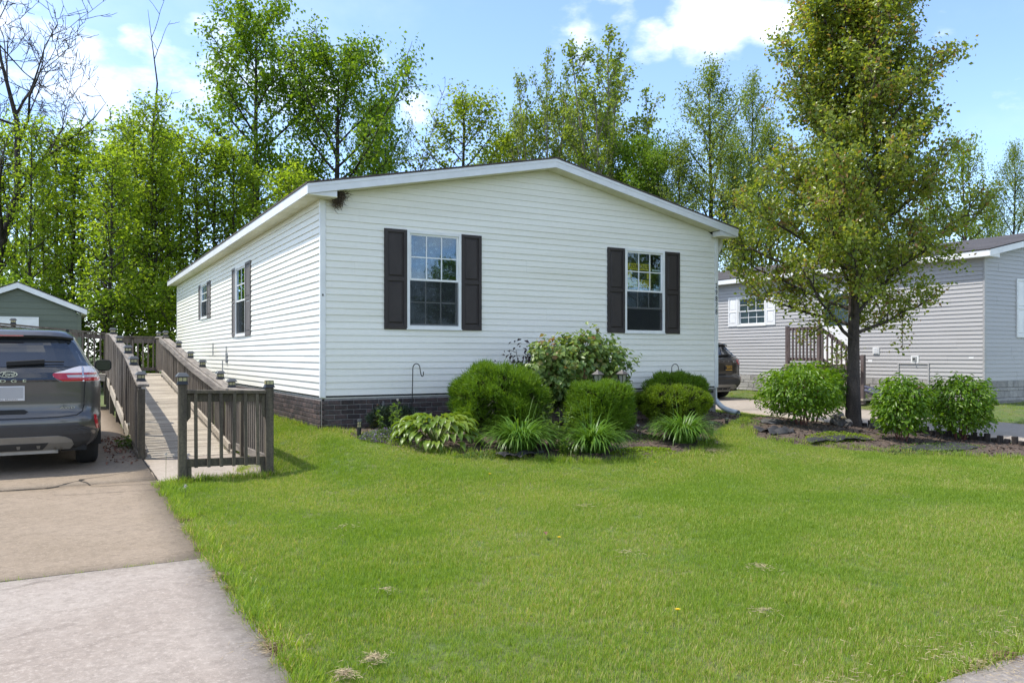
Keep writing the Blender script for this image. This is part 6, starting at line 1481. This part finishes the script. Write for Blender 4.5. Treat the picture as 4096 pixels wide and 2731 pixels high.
# ================================================================== lawn grass
L_grass = leaf_mat('grass_blade', (.115, .215, .016), (.27, .37, .045), (.48, .41, .19), trans=.45, rough=.42, spec=.35, patch=.9, tcol=(1.6, 1.55, .7))
def tuft(name, seed, n, h, r, w, arch):
    rng = np.random.default_rng(seed); a = rng.uniform(0, 6.28, n); q = np.sqrt(rng.uniform(0, 1, n)); b = np.stack([r * q * np.cos(a), r * q * np.sin(a), np.full(n, -.008)], 1); az = rng.uniform(0, 6.28, n)
    me = ribbons(name, b, np.stack([np.cos(az), np.sin(az), np.zeros(n)], 1), h * rng.uniform(.55, 1.15, n), w, rng.uniform(.2, 1.0, n) * arch, L_grass, 2, rng.uniform(1.05, 1.5, n))
    return bpy.data.objects.new(name, me)
tufts = [tuft('grass_tuft', 100 + i, 20, .052, .06, .0036, 1.0) for i in range(4)] + [tuft('grass_tuft', 120 + i, 14, .10, .05, .0055, 1.3) for i in range(2)]
def scatter(name, P, scale, idx, rot, label):
    me = bpy.data.meshes.new(name); me.vertices.add(len(P)); me.vertices.foreach_set('co', P.astype(np.float32).ravel())
    for nm, ty, dat in (('sc', 'FLOAT', scale), ('ix', 'INT', idx)):
        at_ = me.attributes.new(nm, ty, 'POINT'); at_.data.foreach_set('value', dat)
    at_ = me.attributes.new('ro', 'FLOAT_VECTOR', 'POINT'); at_.data.foreach_set('vector', rot.astype(np.float32).ravel())
    o = link(name, me); tag(o, label, kind='stuff')
    ng = bpy.data.node_groups.new(name, 'GeometryNodeTree'); ng.interface.new_socket('Geometry', in_out='INPUT', socket_type='NodeSocketGeometry'); ng.interface.new_socket('Geometry', in_out='OUTPUT', socket_type='NodeSocketGeometry')
    N = ng.nodes.new; L = ng.links.new; gi = N('NodeGroupInput'); go = N('NodeGroupOutput'); ip = N('GeometryNodeInstanceOnPoints'); jn = N('GeometryNodeJoinGeometry')
    for t in reversed(tufts):
        oi = N('GeometryNodeObjectInfo'); oi.inputs['Object'].default_value = t; oi.inputs['As Instance'].default_value = True; L(oi.outputs['Geometry'], jn.inputs[0])
    L(gi.outputs[0], ip.inputs['Points']); L(jn.outputs[0], ip.inputs['Instance']); ip.inputs['Pick Instance'].default_value = True
    def na(nm, ty, sock):
        a = N('GeometryNodeInputNamedAttribute'); a.data_type = ty; a.inputs['Name'].default_value = nm; L(a.outputs['Attribute'], ip.inputs[sock])
    na('ix', 'INT', 'Instance Index'); na('ro', 'FLOAT_VECTOR', 'Rotation'); na('sc', 'FLOAT', 'Scale'); L(ip.outputs[0], go.inputs[0])
    o.modifiers.new('grass', 'NODES').node_group = ng; return o
def lawn_ok(x, y):
    ok = (x > -2.435) & (x < 10.40) & (y > -9.47) & (y < 9)
    ok &= ~((x > -2.45) & (x < -1.10) & (y > -2.0))                     # pad and ramp
    ok &= ~((x > -.015) & (x < 7.98) & (y > -.03))                       # house
    ok &= (dist1(x, y) < .03) & (dist2(x, y) < .03)
    r2 = (x > 14.03) & (y > -9.47) & (y < 14) & ~((x > NX - .03) & (y > NY - .03))
    r3 = (x > 7.98) & (x < 10.4) & (y > -.1) & (y < 12)
    r4 = (x < -6.65) & (x > -15) & (y > -9.45) & (y < 15.5); r5 = (y > -12.5) & (y < -11.0)
    return ok | r2 | r3 | r4 | r5
rng = np.random.default_rng(200)
CX, CY = cam.location.x, cam.location.y
N0 = 190000
x = rng.uniform(-2.5, 10.45, N0); y = rng.uniform(-9.5, 3, N0); d = np.hypot(x - CX, y - CY)
keep = lawn_ok(x, y) & (rng.uniform(0, 1, N0) < np.clip(1.35 - d * .055, .45, 1))
x, y = x[keep], y[keep]
x2 = rng.uniform(14, 24, 12000); y2 = rng.uniform(-9, 12, 12000); k2 = lawn_ok(x2, y2); x, y = np.r_[x, x2[k2]], np.r_[y, y2[k2]]
x3 = rng.uniform(-1.1, 0, 3500); y3 = rng.uniform(-.1, 9, 3500); x4 = rng.uniform(7.98, 10.4, 5000); y4 = rng.uniform(-.1, 9, 5000); x5 = rng.uniform(-14, -6.65, 9000); y5 = rng.uniform(-9.4, 15, 9000); x6 = rng.uniform(-12, 14, 6000); y6 = rng.uniform(-12.5, -11, 6000); far_ = np.hypot(x6 - CX, y6 - CY) > .7; x, y = np.r_[x, x3, x4, x5, x6[far_]], np.r_[y, y3, y4, y5, y6[far_]]
k = lawn_ok(x, y); x, y = x[k], y[k]
n = len(x); d = np.hypot(x - CX, y - CY)
lowf = np.sin(1.7 * x + 1.1) * np.sin(1.3 * y + .4) + .6 * np.sin(3.9 * x - 2.1 * y) + .4 * np.sin(5.3 * y + 2.2 * x)
sc = (.72 + .10 * lowf + rng.uniform(-.14, .22, n)) * (1 + .012 * d)
scatter('lawn_grass', np.stack([x, y, ground(x, y) - .03], 1), sc.astype(np.float32), rng.integers(0, 4, n).astype(np.int32), np.stack([rng.normal(0, .10, n), rng.normal(0, .10, n), rng.uniform(0, 6.28, n)], 1), 'fine mown lawn in front of and around the white house')
# longer grass where the mower misses: drive edge, railing, walls, bed rims, slab joint
E_ = []
def edge(p, q, n, w): 
    t = rng.uniform(0, 1, n)[:, None]; E_.append(np.array(p)[None] + (np.array(q) - np.array(p))[None] * t + rng.normal(0, w, (n, 2)))
edge((-2.40, -9.3), (-2.40, -2.15), 900, .035); edge((-2.30, -2.12), (-1.15, -2.12), 170, .05); edge((-1.1, -2.0), (-1.08, .5), 110, .05); edge((-.05, -.02), (-.05, 8), 330, .05); edge((-.05, -.09), (.2, -.07), 30, .03)
edge((0.1, -.2), (.55, -2.1), 100, .05); edge((.5, -2.15), (2.4, -3.35), 160, .06); edge((2.4, -3.4), (4.2, -3.45), 130, .06); edge((4.2, -3.42), (6.0, -2.2), 130, .06); edge((6.2, -2.9), (8.6, -5.4), 200, .07); edge((6.2, -2.6), (7.3, -1.35), 80, .05)
edge((-1.5, -1.9), (-1.15, -.9), 40, .05);  edge((14.06, -8), (14.06, 8), 160, .03); edge((-2.0, -9.46), (6, -9.46), 380, .03)
edge((-1.35, .4), (-1.3, 1.2), 10, .03)
jx = np.concatenate([rng.normal(c, .16, k_) for c, k_ in ((-3.55, 14), (-3.1, 16), (-2.8, 10), (-4.3, 8))]); n_j = len(jx)
scatter('joint_grass', np.column_stack([jx, np.full(n_j, -5.65) + rng.normal(0, .004, n_j), ground(jx, np.full(n_j, -5.65)) - .02]), rng.uniform(.25, .55, n_j).astype(np.float32), rng.integers(4, 6, n_j).astype(np.int32), np.stack([rng.normal(0, .3, n_j), rng.normal(0, .3, n_j), rng.uniform(0, 6.28, n_j)], 1), 'small grass tufts growing in the joint between the driveway slabs')
P2 = np.concatenate(E_); n = len(P2); scatter('edge_grass', np.column_stack([P2, ground(P2[:, 0], P2[:, 1]) - .02]), rng.uniform(.55, 1.15, n).astype(np.float32), rng.integers(4, 6, n).astype(np.int32), np.stack([rng.normal(0, .15, n), rng.normal(0, .15, n), rng.uniform(0, 6.28, n)], 1), 'longer unmown grass along edges, walls and joints')
# thatch tufts and straw
def thatch(x0, y0, r, n, seed, label, h=.02):
    rg = np.random.default_rng(seed); a = rg.uniform(0, 6.28, n); n = int(n * 1.8); a = rg.uniform(0, 6.28, n); q = np.abs(rg.normal(0, .7, n)); x = x0 + r * q * np.cos(a); y = y0 + r * q * np.sin(a)
    P = np.stack([x, y, ground(x, y) + .012 + h * rg.uniform(0, 1, n) * np.clip(1 - q, 0, 1)], 1); o = link('dry_thatch', needles('dry_thatch', P, rg.normal(0, 1, (n, 3)) * np.array([1, 1, .12]), .042, .0028, MT['straw'], rg)); tag(o, label, kind='stuff')
for i, (a, b, r, n) in enumerate([(-2.03, -8.0, .07, 120), (-2.22, -8.12, .06, 140), (.88, -7.75, .12, 60), (.2, -8.42, .08, 40), (.70, -2.12, .26, 900), (-1.6, -7.0, .08, 30), (.3, -7.0, .12, 36), (-1.3, -5.2, .14, 30), (1.0, -5.4, .16, 40), (-2.43, -6.2, .12, 200), (-2.43, -7.6, .12, 200), (-2.42, -4.6, .10, 160), (4.6, -3.4, .25, 200), (-.2, -9.46, .25, 220), (.5, -9.46, .3, 260), (1.1, -9.46, .3, 260)]):
    thatch(a, b, r, n, 300 + i, 'dry straw-coloured thatch lying on the lawn')
def edge_thatch(p, q, w, n, seed, label):
    rg = np.random.default_rng(seed); t = rg.uniform(0, 1, n); t = t + .03 * np.sin(t * 40); x = p[0] + (q[0] - p[0]) * t + rg.normal(0, w, n); y = p[1] + (q[1] - p[1]) * t + rg.normal(0, w, n)
    k = np.sin(t * 37 + seed) + .6 * np.sin(t * 91) > -.5; x, y = x[k], y[k]; n = len(x)
    o = link('dry_thatch', needles('dry_thatch', np.stack([x, y, ground(x, y) + .006 + rg.uniform(0, .012, n)], 1), rg.normal(0, 1, (n, 3)) * np.array([1, 1, .12]), .05, .0035, MT['edge_straw'], rg)); tag(o, label, kind='stuff')
MT['edge_straw'] = M('edge_straw', (.30, .20, .11), (.14, .09, .05), rough=1.0, scale=(25, 25, 25), world=True)
edge_thatch((-2.425, -9.3), (-2.425, -2.2), .022, 2600, 501, 'brown dry clippings along the driveway edge of the lawn')
edge_thatch((-1.5, -9.47), (8, -9.47), .03, 2600, 502, 'brown dry clippings along the pavement edge of the lawn')
# dandelions
MT['yellow'] = flat('dandelion_yellow', (.75, .52, .01), .7); MT['fluff'] = flat('seed_fluff', (.62, .60, .55), .9)
def dandelion(u, v, seedhead=False, h=.07):
    t = empty('seed_head' if seedhead else 'dandelion', (u, v, gz(u, v) - .03)); tag(t, 'white dandelion seed head on a thin stalk' if seedhead else 'single yellow dandelion flower open in the lawn', 'flower', 'dandelion seed heads' if seedhead else 'yellow dandelions in the lawn')
    m = MB(); m.tube([(0, 0, 0), (.004, 0, h)], .002, 4); m.build('stalk', MT['hostastem'], t)
    if seedhead:
        rg = np.random.default_rng(int(u * 100) % 97); D = norm(rg.normal(size=(70, 3))); link('fluff', needles('fluff', np.tile(np.array([[.004, 0, h + .012]]), (70, 1)), D, .024, .006, MT['fluff'], rg), t)
    else:
        V, F = [], []; 
        for i in range(22):
            a = i * .2856; r = .017 if i % 2 else .013; V += [(.004, 0, h), (.004 + r * math.cos(a - .16), r * math.sin(a - .16), h + .006), (.004 + r * math.cos(a + .16), r * math.sin(a + .16), h + .006)]; F.append((3 * i, 3 * i + 1, 3 * i + 2))
        m = MB(); m.add(V, F); m.frustum((.004, 0), .006, .009, h, h + .008, 8, 0); m.build('petals', MT['yellow'], t)
for u, v in ((.86, -3.75), (3.18, -3.85), (.04, -6.46), (-.3, -8.23)): dandelion(u, v)
for u, v, h in ((-2.26, -2.94, .10), (-2.33, -1.85, .30), (.86, -.9, .48), (15.0, 3.4, .1), (-2.56, .55, .42), (4.1, -2.35, .2)): dandelion(u, v, True, h)
# dead leaves on the concrete and along the ramp foot, and one in the lawn
MT['deadleaf'] = M('dead_leaf', (.20, .085, .05), (.11, .055, .035), rough=.8, scale=(30, 30, 30), objvar=.3)
rg = np.random.default_rng(404); n = 150; x = np.r_[rg.uniform(-2.85, -2.52, 110), rg.uniform(-2.9, -2.5, 40)]; y = np.r_[rg.uniform(.5, 2.2, 110), rg.uniform(-.6, .6, 40)]
o = link('dead_leaves', leaves_mesh('dead_leaves', np.stack([x, y, ground(x, y) + .012 + rg.uniform(0, .03, n)], 1), norm(rg.normal(0, .5, (n, 3)) + np.array([0, 0, 1.])), rg.uniform(.03, .075, n), MT['deadleaf'], aspect=.6, rng=rg)); tag(o, 'brown dead leaves blown against the left foot of the ramp', kind='stuff')
stemmy((-2.60, 1.0, gz(-2.6, 1.0)), 'small weed growing between the driveway and the ramp', 66, 5, .22)
o = link('dead_leaf', leaves_mesh('dead_leaf', np.array([[.06, -6.22, gz(.06, -6.22) + .02]]), np.array([[.2, -.1, 1.]]), .11, MT['deadleaf'], aspect=.4)); tag(o, 'single curled brown leaf lying on the middle of the lawn', 'leaf')
